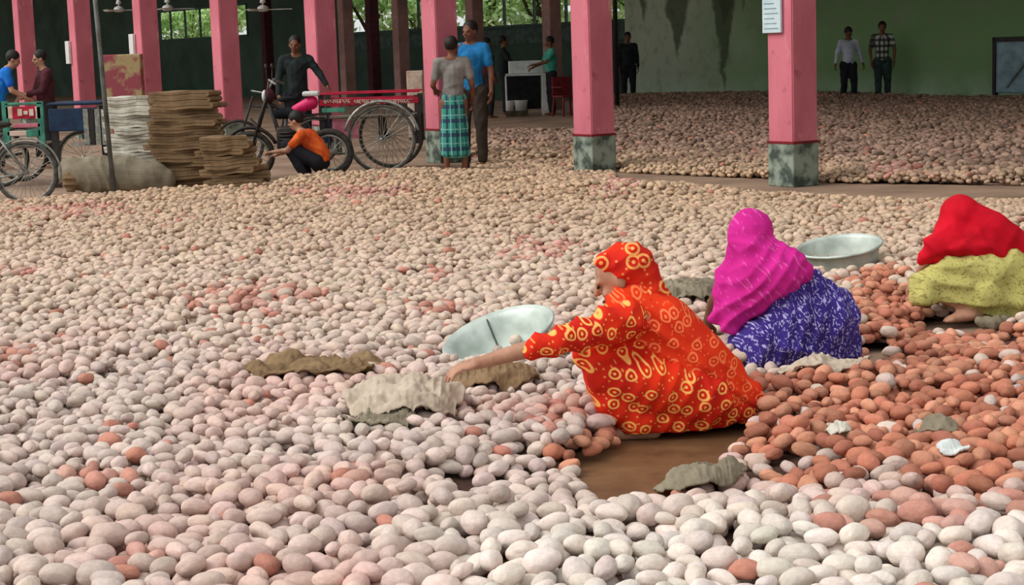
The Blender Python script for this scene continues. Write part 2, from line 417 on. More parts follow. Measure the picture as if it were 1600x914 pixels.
for i, (a, b, z0, z1) in enumerate(wins):
    xa, xb = sx(a, TW, 2.5), min(sx(b, TW, 2.5), xe)
    wf = MB(); e = .07
    wf.box((xa, TW-.04, z0), (xb, TW+.1, z0+e)); wf.box((xa, TW-.04, z1-e), (xb, TW+.1, z1)); wf.box((xa, TW-.04, z0), (xa+e, TW+.1, z1)); wf.box((xb-e, TW-.04, z0), (xb, TW+.1, z1))
    n = max(1, int((xb-xa)/1.5))
    for k in range(1, n): q = xa+(xb-xa)*k/n; wf.box((q-.03, TW, z0), (q+.03, TW+.08, z1))
    o = struct(oriented('window_%d' % (i+1), wf, M['grey_green_frame'], 0, 0))
# added teal band painting the lit wall under the long windows, dark ledge along the foot of the closed wall
b1 = MB().box((sx(541), TW-.06, SILL-.55), (xe, TW, SILL-.12)); struct(oriented('trim_1', b1, M['grey_green_frame'], 0, 0))
b2 = MB().box((xe+.2, TW-.75, 0), (22, TW-.35, .14)); struct(oriented('trim_2', b2, M['wood'], 0, 0))
# sheet-metal door at the right edge of the wall
xd = sx(1560, TW-.35, 1)
dm = MB().box((xd, TW-.42, .25), (xd+1.5, TW-.35, 1.3)); dr = struct(oriented('door_1', dm, M['slate'], 0, 0))
q = MB().box((xd-.07, TW-.46, .2), (xd, TW-.34, 1.4)).box((xd-.07, TW-.46, 1.3), (xd+1.5, TW-.34, 1.4)); q.build('door_frame', M['black_metal'], dr)
q = MB().tube([(xd+.3, TW-.44, .35), (xd+1.1, TW-.44, 1.2)], .02, 6); q.build('door_highlight', M['chrome'], dr)  # pale diagonal bar stands in for a highlight on the door sheet

# ------------------------------------------------------------------ pillars
PW = .37
def pillar(name, s, t, label, group, mat, w=PW, plinth=True):
    base = rowpt(s, t)
    r = empty(name, base, BZ, label, 'pillar', group)
    h = w/2
    sh = MB()
    z0 = .45 if plinth else 0
    n = 10
    bm = bmesh.new(); bmesh.ops.create_cube(bm, size=1)
    for v in bm.verts: v.co = Vector((v.co.x*w, v.co.y*w*.92, z0+(v.co.z+.5)*(7.4-z0)))
    bmesh.ops.bevel(bm, geom=[e for e in bm.edges if abs(e.verts[0].co.z-e.verts[1].co.z) > 1], offset=.012, segments=2, affect='EDGES')
    bm.verts.index_update(); sh.add([v.co for v in bm.verts], [[v.index for v in f.verts] for f in bm.faces]); bm.free()
    sh.build('shaft', mat, r)
    if plinth:
        MB().box((-h-.006, -h*.92-.006, 0), (h+.006, h*.92+.006, z0), bev=.012).build('plinth', M['plinth'], r)
        MB().box((-h-.01, -h*.92-.01, z0-.012), (h+.01, h*.92+.01, z0+.014)).build('paint_edge', M['red_plastic'], r)
    return r
plab = ['pink pillar with a pale notice, nearest the green wall on the right', 'pink pillar standing alone, second from the right of the row',
        'pink pillar directly behind the man in the grey shirt', 'pink pillar behind the man in black by the red cart',
        'pink pillar just right of the stack of folded sacks', 'pink pillar rising behind the pale folded sacks',
        'pink pillar behind the blue covered bench of the left cart', 'pink pillar above the boy and the man in bright blue']
for i in range(8):
    pr = pillar('pillar', SP*i, 0, plab[i], 'pink pillars of the front row', M['pillar'])
    if i == 0:
        nb = MB().box((-.21, -PW*.46-.04, 1.56), (.06, -PW*.46-.012, 1.93), bev=.004)
        no = nb.build('notice', M['paper']); no.parent = None
        no.location = pr.location; no.rotation_euler = pr.rotation_euler
        tag(no, 'pale blue paper notice fixed to the face of the rightmost pink pillar', 'notice')
        ln = MB()
        for k in range(6): ln.box((-.18, -PW*.46-.0425, 1.60+.05*k), (.03-.03*((k*7) % 3), -PW*.46-.0402, 1.609+.05*k))
        ln.build('print', M['ink'], no)
r2 = [(862, 'faded square column behind the man in the sea green shirt'), (742, 'faded square column just behind the head of the man in blue'),
      (626, 'faded square column between the two bright window openings'), (541, 'faded square column close behind the pink pillar by the man in black')]
for px, lb in r2:
    pillar('column', solve_s(px, TR2, 2), TR2, lb, 'faded columns of the second row', M['pillar_old'], .36, False)
for px, lb, hh in ((420, 'dull reddish column far behind the man in black', 1), (585, 'dull reddish column standing in the dark above the red cart', 1)):
    pillar('column', solve_s(px, TW-1.5, 1), TW-1.5, lb, 'dull red columns near the back wall', M['maroon'], .34, False)
ps = MB().tube([(0, 0, 0), (0, 0, 7.4)], .05, 8)
o = ps.build('steel_post', M['black_metal'], smooth=True); o.location = rowpt(solve_s(965, TR2*.9), TR2*.9); tag(o, 'thin black steel post just right of the second pink pillar', 'post')
# peeling stub wall behind the pale sacks
q = gp(196, 205); pe = MB().box((-.33, -.12, 0), (.33, .12, 1.62), bev=.02)
o = pe.build('plaster_stub', M['peeled']); o.location = at(197, 200, 28.5); o.location.z = 0; tag(o, 'peeling pink and ochre stub of wall behind the pale sacks', 'wall stub')

# ------------------------------------------------------------------ potato field by dropping potatoes on a height map
def interp(x, pts): return np.interp(x, [p[0] for p in pts], [p[1] for p in pts])
BACK = [(-400, 335), (0, 322), (100, 312), (180, 308), (260, 300), (420, 296), (450, 285), (520, 278), (640, 272), (760, 268), (900, 272), (960, 284), (1100, 296), (1200, 303), (1300, 306), (2000, 309)]
FARF = [(960, 262), (1000, 264), (1200, 272), (1300, 278), (2000, 286)]
def inpoly(px, py, poly):
    r = np.zeros(np.shape(px), bool); n = len(poly)
    for i in range(n):
        x0, y0 = poly[i]; x1, y1 = poly[i-1]
        with np.errstate(divide='ignore', invalid='ignore'):
            r ^= ((y0 > py) != (y1 > py)) & (px < (x1-x0)*(py-y0)/(y1-y0+1e-9)+x0)
    return r
POLYS = [[(905, 726), (925, 700), (985, 672), (1100, 660), (1180, 668), (1140, 706), (1060, 728), (1050, 760), (1010, 770), (925, 768)],
         [(1355, 532), (1392, 530), (1385, 556), (1350, 560)],
         ]
DISKS = []   # (x, y, rx, ry) on the ground, filled from the figures below
for (pp, rx, ry) in (((1075, 672), .30, .20), ((1235, 580), .33, .20), ((1545, 500), .36, .22)):
    gq = gp(*pp, .05); DISKS.append((gq.x, gq.y, rx, ry))
for pp, rr in (((779, 562), .29), ((1311, 424), .27)):
    gq = gp(*pp, .05); DISKS.append((gq.x, gq.y, rr, rr))
for i in range(5):
    q = rowpt(SP*i, 0); DISKS.append((q.x, q.y, .36, .36))
for px_ in (965,):
    q = rowpt(solve_s(965, TR2*.9), TR2*.9); DISKS.append((q.x, q.y, .14, .14))
gq = gp(985, 765, .03); THIN = [(gq.x, gq.y, .60, .42)]
gq = gp(1505, 535, .03); THIN.append((gq.x, gq.y, .3, .45))
gq = gp(1380, 570, .03); THIN.append((gq.x, gq.y, .3, .4))
def field_mask(x, y):
    px, py = proj(x, y, .06+0*x)
    near = py > interp(px, BACK)
    t = (x-A0.x)*WD.x+(y-A0.y)*WD.y
    far = (px > 960) & (py < interp(px, FARF)) | ((px > 735) & (px <= 960) & (py <= interp(px, BACK)+1))
    far &= (t < TW-1.0) & (y < 60)
    far &= ~((px > 735) & (px < 900) & (t > TW-13)) 
    m = near | far
    for po in POLYS: m &= ~inpoly(px, py, po)
    for (a, b, rx, ry) in DISKS: m &= ((x-a)/rx)**2+((y-b)/ry)**2 > 1
    return m
def vnoise(x, y, s, seed):
    """smooth value noise"""
    r = np.random.default_rng(seed); G = r.random((256, 256)); X = x/s+64; Y = y/s+64
    xi = np.floor(X).astype(int); yi = np.floor(Y).astype(int); fx = X-xi; fy = Y-yi
    fx = fx*fx*(3-2*fx); fy = fy*fy*(3-2*fy); g = lambda a, b: G[a % 256, b % 256]
    return (g(xi, yi)*(1-fx)+g(xi+1, yi)*fx)*(1-fy)+(g(xi, yi+1)*(1-fx)+g(xi+1, yi+1)*fx)*fy
def blur(a, n):
    for _ in range(n):
        a = (a+np.roll(a, 1, 0)+np.roll(a, -1, 0)+np.roll(a, 1, 1)+np.roll(a, -1, 1))/5
    return a
def thin(x, y):
    f = np.ones(np.shape(x))
    for (a, b, rx, ry) in THIN: f = np.minimum(f, np.clip(((x-a)/rx)**2+((y-b)/ry)**2-.6, 0, 1))
    tq = (x-A0.x)*WD.x+(y-A0.y)*WD.y
    return np.minimum(f, np.clip((np.abs(tq+.45)-.5)/.8+.15, .15, 1))
def mound(x, y):
    near = .008+.045*vnoise(x, y, 1.3, 3)+.025*vnoise(x, y, .45, 4)
    t = (x-A0.x)*WD.x+(y-A0.y)*WD.y
    f = np.clip((t-1.0)/6, 0, 1)
    far = .03+.20*f*vnoise(x, y, 3.0, 5)+.05*f
    return np.where(t > 0, far, near)*thin(x, y)
def field(x0, x1, y0, y1, cell, ratio, amean, avar, seed, wfun):
    r = np.random.default_rng(seed)
    nx = int((x1-x0)/cell); ny = int((y1-y0)/cell)
    xs = x0+(np.arange(nx)+.5)*cell; ys = y0+(np.arange(ny)+.5)*cell
    XX, YY = np.meshgrid(xs, ys, indexing='ij')
    mk = field_mask(XX, YY) & wfun(XX, YY)
    sm = blur(mk.astype(float), 22)
    bed = mound(XX, YY)*np.clip((sm-.35)*1.6, 0, 1)*mk
    Hm = bed.copy(); TH = .035+.05*thin(XX, YY)
    # footprints
    K = {}
    for si in range(7):
        a = amean+avar*(si-2)/2
        for ai in range(16):
            th = PI*ai/16
            for bi in range(2):
                b = a*(.60+.12*bi); cc = b*.9
                rad = int(a/cell)+1; g = (np.arange(-rad, rad+1))*cell
                gx, gy = np.meshgrid(g, g, indexing='ij')
                u = (gx*math.cos(th)+gy*math.sin(th))/a; v = (-gx*math.sin(th)+gy*math.cos(th))/b
                q = 1-(u*u+v*v); pr = np.where(q > 0, cc*np.sqrt(np.maximum(q, 0)), -9.)
                pin = np.where(q > .25, pr, -9.)
                K[si, ai, bi] = (rad, pr, pin, a, b, cc, th)
    area = mk.sum()*cell*cell
    cnt = int(area*ratio/(PI*amean*amean*.7))
    idx = np.flatnonzero(mk.ravel())
    cand = idx[r.integers(0, len(idx), cnt)]
    ci, cj = cand//ny, cand % ny
    S = np.clip(np.round(r.normal(2, 1.0, cnt)+np.clip((6.3-ys[cj])*1.3, 0, 1.8)), 0, 6).astype(int); A = r.integers(0, 16, cnt); B = r.integers(0, 2, cnt)
    off = r.integers(-3, 4, (cnt, 4, 2)); off[:, 0] = 0
    res = []
    for n in range(cnt):
        k = K[S[n], A[n], B[n]]; rad = k[0]; best = None
        for m in range(3):
            i = ci[n]+off[n, m, 0]; j = cj[n]+off[n, m, 1]
            if i-rad < 0 or j-rad < 0 or i+rad >= nx or j+rad >= ny or not mk[i, j]: continue
            z = (Hm[i-rad:i+rad+1, j-rad:j+rad+1]+k[2]).max()
            if best is None or z < best[0]: best = (z, i, j)
        if best is None: continue
        z, i, j = best
        if z-bed[i, j] > TH[i, j]: continue
        sl = Hm[i-rad:i+rad+1, j-rad:j+rad+1]
        np.maximum(sl, z+k[1], out=sl)
        res.append((xs[i], ys[j], z, k[3], k[4], k[5], k[6], i, j))
    R = np.array(res)
    top = R[:, 2]+R[:, 5]
    vis = Hm[R[:, 7].astype(int), R[:, 8].astype(int)] <= top+.012
    return R, vis, (xs, ys, bed, mk, Hm)
inview = lambda X, Y: np.abs(X) < .31*Y+1.0
Ra, va, Ga = field(-7.6, 7.6, 4.0, 21.6, .0125, 1.6, .037, .010, 1, lambda X, Y: inview(X, Y) & (((X-A0.x)*WD.x+(Y-A0.y)*WD.y < 1.2) & (Y < 21.2)))
Rb, vb, Gb = field(-7, 15.5, 17, 58, .022, 1.2, .050, .012, 2, lambda X, Y: inview(X, Y) & ~(((X-A0.x)*WD.x+(Y-A0.y)*WD.y < 1.2) & (Y < 21.2)))
print('potatoes', len(Ra), len(Rb))
R = np.concatenate([Ra, Rb]); vis = np.concatenate([va, vb])
px, py = proj(R[:, 0], R[:, 1], R[:, 2])
NP = len(R)
# ---- colour of each potato: dusty pale, whitish or russet, with roof shade painted in beyond the pillars
S = lambda r, g, b: np.array(c(r, g, b)[:3])
colr = np.zeros((NP, 3))
def lerp(a, b, t): return a*(1-t[:, None])+b*t[:, None]
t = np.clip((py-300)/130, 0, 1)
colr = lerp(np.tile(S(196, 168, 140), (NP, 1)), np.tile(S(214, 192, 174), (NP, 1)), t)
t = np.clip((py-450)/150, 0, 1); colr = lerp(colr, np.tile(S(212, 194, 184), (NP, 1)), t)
n_a = vnoise(R[:, 0], R[:, 1], .55, 21); n_b = vnoise(R[:, 0], R[:, 1], .28, 22)
t = np.clip((n_a-.45)*2.2, 0, 1)*np.clip((py-430)/150, 0, 1)
colr = lerp(colr, np.tile(S(216, 176, 164), (NP, 1)), t*.7)
t = np.clip((py-770+30*(n_a-.5))/60, 0, 1)*np.clip((px-560)/200, 0, 1)
colr = lerp(colr, np.tile(S(230, 218, 208), (NP, 1)), t)
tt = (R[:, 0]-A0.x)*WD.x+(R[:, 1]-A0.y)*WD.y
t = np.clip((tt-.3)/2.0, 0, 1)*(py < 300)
colr = lerp(colr, np.tile(S(160, 132, 116), (NP, 1)), t)  # shade under the roof put into the potato colour
def spot(cx, cy, rx, ry, soft=.5):
    d = np.sqrt(((px-cx)/rx)**2+((py-cy)/ry)**2)+(n_b-.5)*.7
    return np.clip((1-d)/soft, 0, 1)
red = np.zeros(NP)
for a in ((1450, 650, 300, 118), (1280, 690, 200, 85), (1400, 520, 90, 90), (1385, 450, 50, 40), (930, 700, 75, 45), (1560, 560, 120, 90), (1200, 640, 90, 60)):
    red = np.maximum(red, spot(*a, .35))
rand = rng.random(NP)
isred = rand < red*.93
russ = np.where(rng.random(NP)[:, None] < .4, S(206, 146, 118), S(188, 122, 98))
colr = np.where(isred[:, None], russ, colr)
pk = np.zeros(NP)
for a in ((380, 468, 110, 34), (450, 462, 60, 16), (545, 742, 26, 14), (30, 420, 40, 14), (840, 392, 90, 25), (700, 480, 50, 14), (700, 430, 40, 12), (130, 745, 90, 30), (20, 560, 40, 25), (210, 870, 50, 25), (1530, 880, 120, 40), (1400, 800, 200, 40), (1420, 262, 60, 18), (880, 640, 60, 40), (560, 300, 120, 16), (960, 290, 50, 20), (1470, 815, 60, 30), (120, 330, 120, 18)):
    pk = np.maximum(pk, spot(*a, .7))
ispk = (rng.random(NP) < pk*.7) & ~isred
colr = np.where(ispk[:, None], np.where(rng.random(NP)[:, None] < .5, S(196, 142, 126), S(208, 164, 150)), colr)
strayr = (rng.random(NP) < .018) & ~isred; colr[strayr] = S(196, 136, 118)
jit = .15+.25*np.clip((360-py)/120, 0, 1)+.10*isred  # wider tone spread further back paints the dark gaps between potatoes
colr *= (1+jit*(rng.random(NP)-.55)*2)[:, None]*(1+.06*(rng.random((NP, 3))-.5))
colr = np.clip(colr, 0.01, .9)
# ---- potato shapes
pot_mat, nt, p = new_mat('potato_skin')
at_n = N(nt, 'ShaderNodeAttribute', attribute_type='INSTANCER', attribute_name='pcol')
nn = contrast(nt, noise_n(nt, 2.6, 6, rough=.7), .38, .68)
dark = N(nt, 'ShaderNodeMix', data_type='RGBA', blend_type='MULTIPLY'); dark.inputs[0].default_value = 1
nt.links.new(at_n.outputs['Vector'], dark.inputs[6]); dark.inputs[7].default_value = (.72, .66, .62, 1)
colo = mixc(nt, math_n(nt, 'MULTIPLY', nn, .6), at_n.outputs['Vector'], dark.outputs[2])
eyes = N(nt, 'ShaderNodeTexVoronoi'); eyes.inputs['Scale'].default_value = 2.6; tcc = N(nt, 'ShaderNodeTexCoord'); nt.links.new(tcc.outputs['Object'], eyes.inputs['Vector'])
ey = math_n(nt, 'LESS_THAN', eyes.outputs['Distance'], .085)
colo = mixc(nt, math_n(nt, 'MULTIPLY', ey, .5), colo, dark.outputs[2])
nt.links.new(colo, p.inputs['Base Color']); p.inputs['Roughness'].default_value = .72; p.inputs['Specular IOR Level'].default_value = .22
bump(nt, p, noise_n(nt, 3.5, 6, rough=.65), .5, .006)
def potato_mesh(k, sub):
    bm = bmesh.new(); bmesh.ops.create_icosphere(bm, subdivisions=sub, radius=1)
    r = random.Random(k); bend = r.uniform(-.16, .16); tap = r.uniform(-.16, .16); sd_ = r.uniform(0, 50)
    for v in bm.verts:
        co = v.co.copy(); n = mnoise.noise(co*1.1+Vector((sd_, 0, 0)))*.11+mnoise.noise(co*2.6+Vector((0, sd_, 0)))*.035
        co *= 1+n; co.y = co.y*(1+tap*co.x)+bend*(co.x**2-.3); co.z *= (1+tap*.6*co.x)
        v.co = co
    me = bpy.data.meshes.new('potato'); bm.to_mesh(me); bm.free(); me.materials.append(pot_mat)
    me.polygons.foreach_set('use_smooth', [True]*len(me.polygons)); me.update(); return me
NV = 10
PM = [potato_mesh(k, 4) for k in range(NV)]
eul = np.stack([rng.uniform(-3.14, 3.14, NP), rng.normal(0, .16, NP), R[:, 6]+rng.integers(0, 2, NP)*PI+rng.normal(0, .06, NP)], 1)
scl = R[:, 3:6]*1.04
vi = rng.integers(0, NV, NP)
# blender euler XYZ: roll about the long axis first. keep flattening upright
eul[:, 0] = rng.normal(0, .35, NP)
size = R[:, 3]/R[:, 1]*np.where(isred, 1.0, 1.0)
ok = vis & (px > 6) & (px < 1594) & (py > 400) & (py < 908)
order = np.argsort(-np.where(ok, size, -1))[:300]
sel = np.zeros(NP, bool); sel[order] = True
def zone(x): return ['bottom left corner', 'left of centre', 'bottom centre', 'right of centre', 'bottom right corner'][min(4, int(max(0, x)//320))]
lum = colr.mean(1)
first = None; real = []
for i in order:
    o = bpy.data.objects.new('potato', PM[vi[i]]); COL.objects.link(o)
    o.location = R[i, :3]; o.rotation_euler = eul[i]; o.scale = scl[i]; o['pcol'] = [float(v) for v in colr[i]]
    if isred[i] or ispk[i] or strayr[i]: kd = 'russet pink potato'; g = 'russet potatoes'
    elif lum[i] > .60: kd = 'chalky white potato'; g = 'whitish potatoes'
    else: kd = 'dusty pinkish potato'; g = 'dusty pinkish potatoes'
    zn = zone(px[i])
    tag(o, kd+' in the nearest rows of the heap, '+zn+' of the photo', 'potato', g+' in the bottom rows, '+zn)
    real.append(o)
# ---- the rest of the heap: one object, geometry nodes
rest = np.flatnonzero(~sel)
me = bpy.data.meshes.new('potato_heap'); me.vertices.add(len(rest)); me.vertices.foreach_set('co', R[rest, :3].astype(np.float32).ravel())
for nm, tp, arr in (('rot', 'FLOAT_VECTOR', eul), ('scl', 'FLOAT_VECTOR', scl), ('pcol', 'FLOAT_VECTOR', colr)):
    a = me.attributes.new(nm, tp, 'POINT'); a.data.foreach_set('vector', arr[rest].astype(np.float32).ravel())
a = me.attributes.new('idx', 'INT', 'POINT'); a.data.foreach_set('value', vi[rest].astype(np.int32))
heap = bpy.data.objects.new('potato_heap', me); COL.objects.link(heap); me.materials.append(pot_mat)
gt = bpy.data.node_groups.new('heap_nodes', 'GeometryNodeTree')
gt.interface.new_socket('Geometry', in_out='INPUT', socket_type='NodeSocketGeometry'); gt.interface.new_socket('Geometry', in_out='OUTPUT', socket_type='NodeSocketGeometry')
gi = gt.nodes.new('NodeGroupInput'); go = gt.nodes.new('NodeGroupOutput'); iop = gt.nodes.new('GeometryNodeInstanceOnPoints')
g2i = gt.nodes.new('GeometryNodeGeometryToInstance')
done = set()
for o in real:
    if o.data.name in done: continue
    done.add(o.data.name)
    oi = gt.nodes.new('GeometryNodeObjectInfo'); oi.inputs['Object'].default_value = o; oi.transform_space = 'ORIGINAL'
    gt.links.new(oi.outputs['Geometry'], g2i.inputs[0])
def nattr(nm, t):
    n = gt.nodes.new('GeometryNodeInputNamedAttribute'); n.data_type = t; n.inputs['Name'].default_value = nm
    return n.outputs[0]
e2r = gt.nodes.new('FunctionNodeEulerToRotation'); gt.links.new(nattr('rot', 'FLOAT_VECTOR'), e2r.inputs[0])
gt.links.new(gi.outputs[0], iop.inputs['Points']); gt.links.new(g2i.outputs[0], iop.inputs['Instance']); iop.inputs['Pick Instance'].default_value = True
gt.links.new(nattr('idx', 'INT'), iop.inputs['Instance Index']); gt.links.new(e2r.outputs[0], iop.inputs['Rotation']); gt.links.new(nattr('scl', 'FLOAT_VECTOR'), iop.inputs['Scale'])
gt.links.new(iop.outputs[0], go.inputs[0])
md = heap.modifiers.new('heap', 'NODES'); md.node_group = gt
tag(heap, 'wide sheet of thousands of pale and russet potatoes covering the market floor', 'potatoes', kind='stuff')
for G, st in ((Ga, 8), (Gb, 8)):
    xs_, ys_, bed, mk, Hm = G
    b = MB(); xx = xs_[::st]; yy = ys_[::st]; bb = bed[::st, ::st]; kk = mk[::st, ::st]; id_ = -np.ones(bb.shape, int)
    q = np.argwhere(kk); id_[kk] = np.arange(len(q))
    b.v = [(float(xx[i]), float(yy[j]), float(bb[i, j])+.004) for i, j in q]
    f_ = [(id_[i, j], id_[i+1, j], id_[i+1, j+1], id_[i, j+1]) for i, j in q if i+1 < bb.shape[0] and j+1 < bb.shape[1] and kk[i+1, j] and kk[i+1, j+1] and kk[i, j+1]]
    b.f = [tuple(int(v) for v in f) for f in f_]; b.mi = [0]*len(b.f)
    b.build('heap_bed', M['bed'], heap)
def ground_h(x, y):
    for G in (Ga, Gb):
        xs_, ys_, bed, mk, Hm = G
        i = int((x-xs_[0])/(xs_[1]-xs_[0])); j = int((y-ys_[0])/(ys_[1]-ys_[0]))
        if 0 <= i < len(xs_) and 0 <= j < len(ys_) and mk[i, j]: return float(Hm[max(0, i-2):i+3, max(0, j-2):j+3].mean())
    return 0.0
# trodden mud where the front woman squats
pts = [gp(a, b, .0) for a, b in ((860, 740), (880, 690), (980, 645), (1100, 632), (1240, 650), (1230, 722), (1130, 800), (1020, 850), (900, 830))]
mu = MB(); mu.add([(q.x, q.y, .006) for q in pts], [tuple(range(len(pts)))[::-1]]); struct(mu.build('trim_3', M['wet']))


# ------------------------------------------------------------------ hands and faces
def hand_prims(mb, wrist, d, side, up, curl=.5, s=1.0):
    """palm plus four unequal fingers and a thumb leaving the side of the palm; d = pointing, side = towards the thumb, up = back of the hand"""
    d = Vector(d).normalized(); up = Vector(up); up = (up-d*up.dot(d)).normalized()
    side = d.cross(up) * (1 if d.cross(up).dot(Vector(side)) > 0 else -1); wrist = Vector(wrist)
    R_ = Matrix((side, d, up)).transposed()
    mb.ball(wrist+d*.045*s, (.037*s, .05*s, .016*s), rot=R_)
    mb.cap(wrist-d*.02*s, .024*s, wrist+d*.02*s, .024*s)
    for k, (o_, L) in enumerate(((.028, .068), (.010, .077), (-.009, .071), (-.027, .056))):
        p0 = wrist+d*(.083-.004*abs(k-1))*s+side*o_*s; a = 0; pp = p0; dd = d
        for m in range(3):
            a = curl*(.35+.5*m); dd = (d*math.cos(a)-up*math.sin(a)+side*(o_*1.8)).normalized()
            q_ = pp+dd*L*s*(.45, .32, .26)[m]; mb.cap(pp, (.0092-.0008*m)*s, q_, (.0086-.0009*m)*s, 8); pp = q_
    p0 = wrist+d*.02*s+side*.024*s; p1 = p0+(d*.6+side*.75-up*.15).normalized()*.036*s; p2 = p1+(d*.9+side*.3-up*.35*curl).normalized()*.030*s
    mb.cap(p0, .013*s, p1, .0105*s, 8); mb.cap(p1, .0105*s, p2, .009*s, 8)
def head_prims(mb, ctr, fwd, up=(0, 0, 1), s=1.0):
    f = Vector(fwd).normalized(); u = Vector(up); u = (u-f*u.dot(f)).normalized(); r = f.cross(u); R_ = Matrix((r, f, u)).transposed(); ctr = Vector(ctr)
    P = lambda x, y, z: ctr+(r*x+f*y+u*z)*s
    mb.ball(P(0, -.012, .022), (.074*s, .092*s, .088*s), rot=R_)
    mb.ball(P(0, .012, -.035), (.058*s, .070*s, .075*s), rot=R_)
    mb.ball(P(0, .058, -.088), (.024*s, .022*s, .020*s), rot=R_)
    mb.chain([(P(0, .080, .015), .010*s), (P(0, .102, -.020), .015*s)], 8)
    for sg in (-1, 1):
        mb.ball(P(sg*.076, -.006, -.008), (.010*s, .019*s, .030*s), rot=R_, seg=8, rings=6)
        mb.ball(P(sg*.036, .062, -.030), (.022*s, .020*s, .020*s), rot=R_, seg=8, rings=6)
        mb.ball(P(sg*.03, .074, .020), (.024*s, .012*s, .008*s), rot=R_, seg=8, rings=6)
    mb.ball(P(0, .080, -.058), (.022*s, .012*s, .008*s), rot=R_, seg=8, rings=6)
    return P, R_
def face_bits(P, R_, parent, s=1.0):
    for sg in (-1, 1):
        MB().ball(P(sg*.030, .080, .004), (.012*s, .007*s, .007*s), rot=R_, seg=10, rings=6).build('eye', M['eye'], parent, True)
    MB().ball(P(0, .089, -.058), (.021*s, .007*s, .006*s), rot=R_, seg=10, rings=6).build('mouth', M['lip'], parent, True)
def hair_cap(P, R_, parent, s=1.0, mat=None):
    mb = MB(); ctr = P(0, -.027, .034); mb.ball(ctr, (.084*s, .096*s, .094*s), rot=R_, seg=20, rings=14)
    f = R_@Vector((0, 1, 0)); u = R_@Vector((0, 0, 1)); vs = []
    for v in mb.v:
        v = Vector(v); q_ = v-ctr; y = q_.dot(f); z = q_.dot(u); lim = (-.082+max(0, y+.02)*.75)*s
        if z < lim: v = v+u*(lim-z)
        n = mnoise.noise(v*40)*.004; vs.append(v+q_.normalized()*n)
    mb.v = [tuple(v) for v in vs]; return mb.build('hair', mat or M['hair'], parent, True)

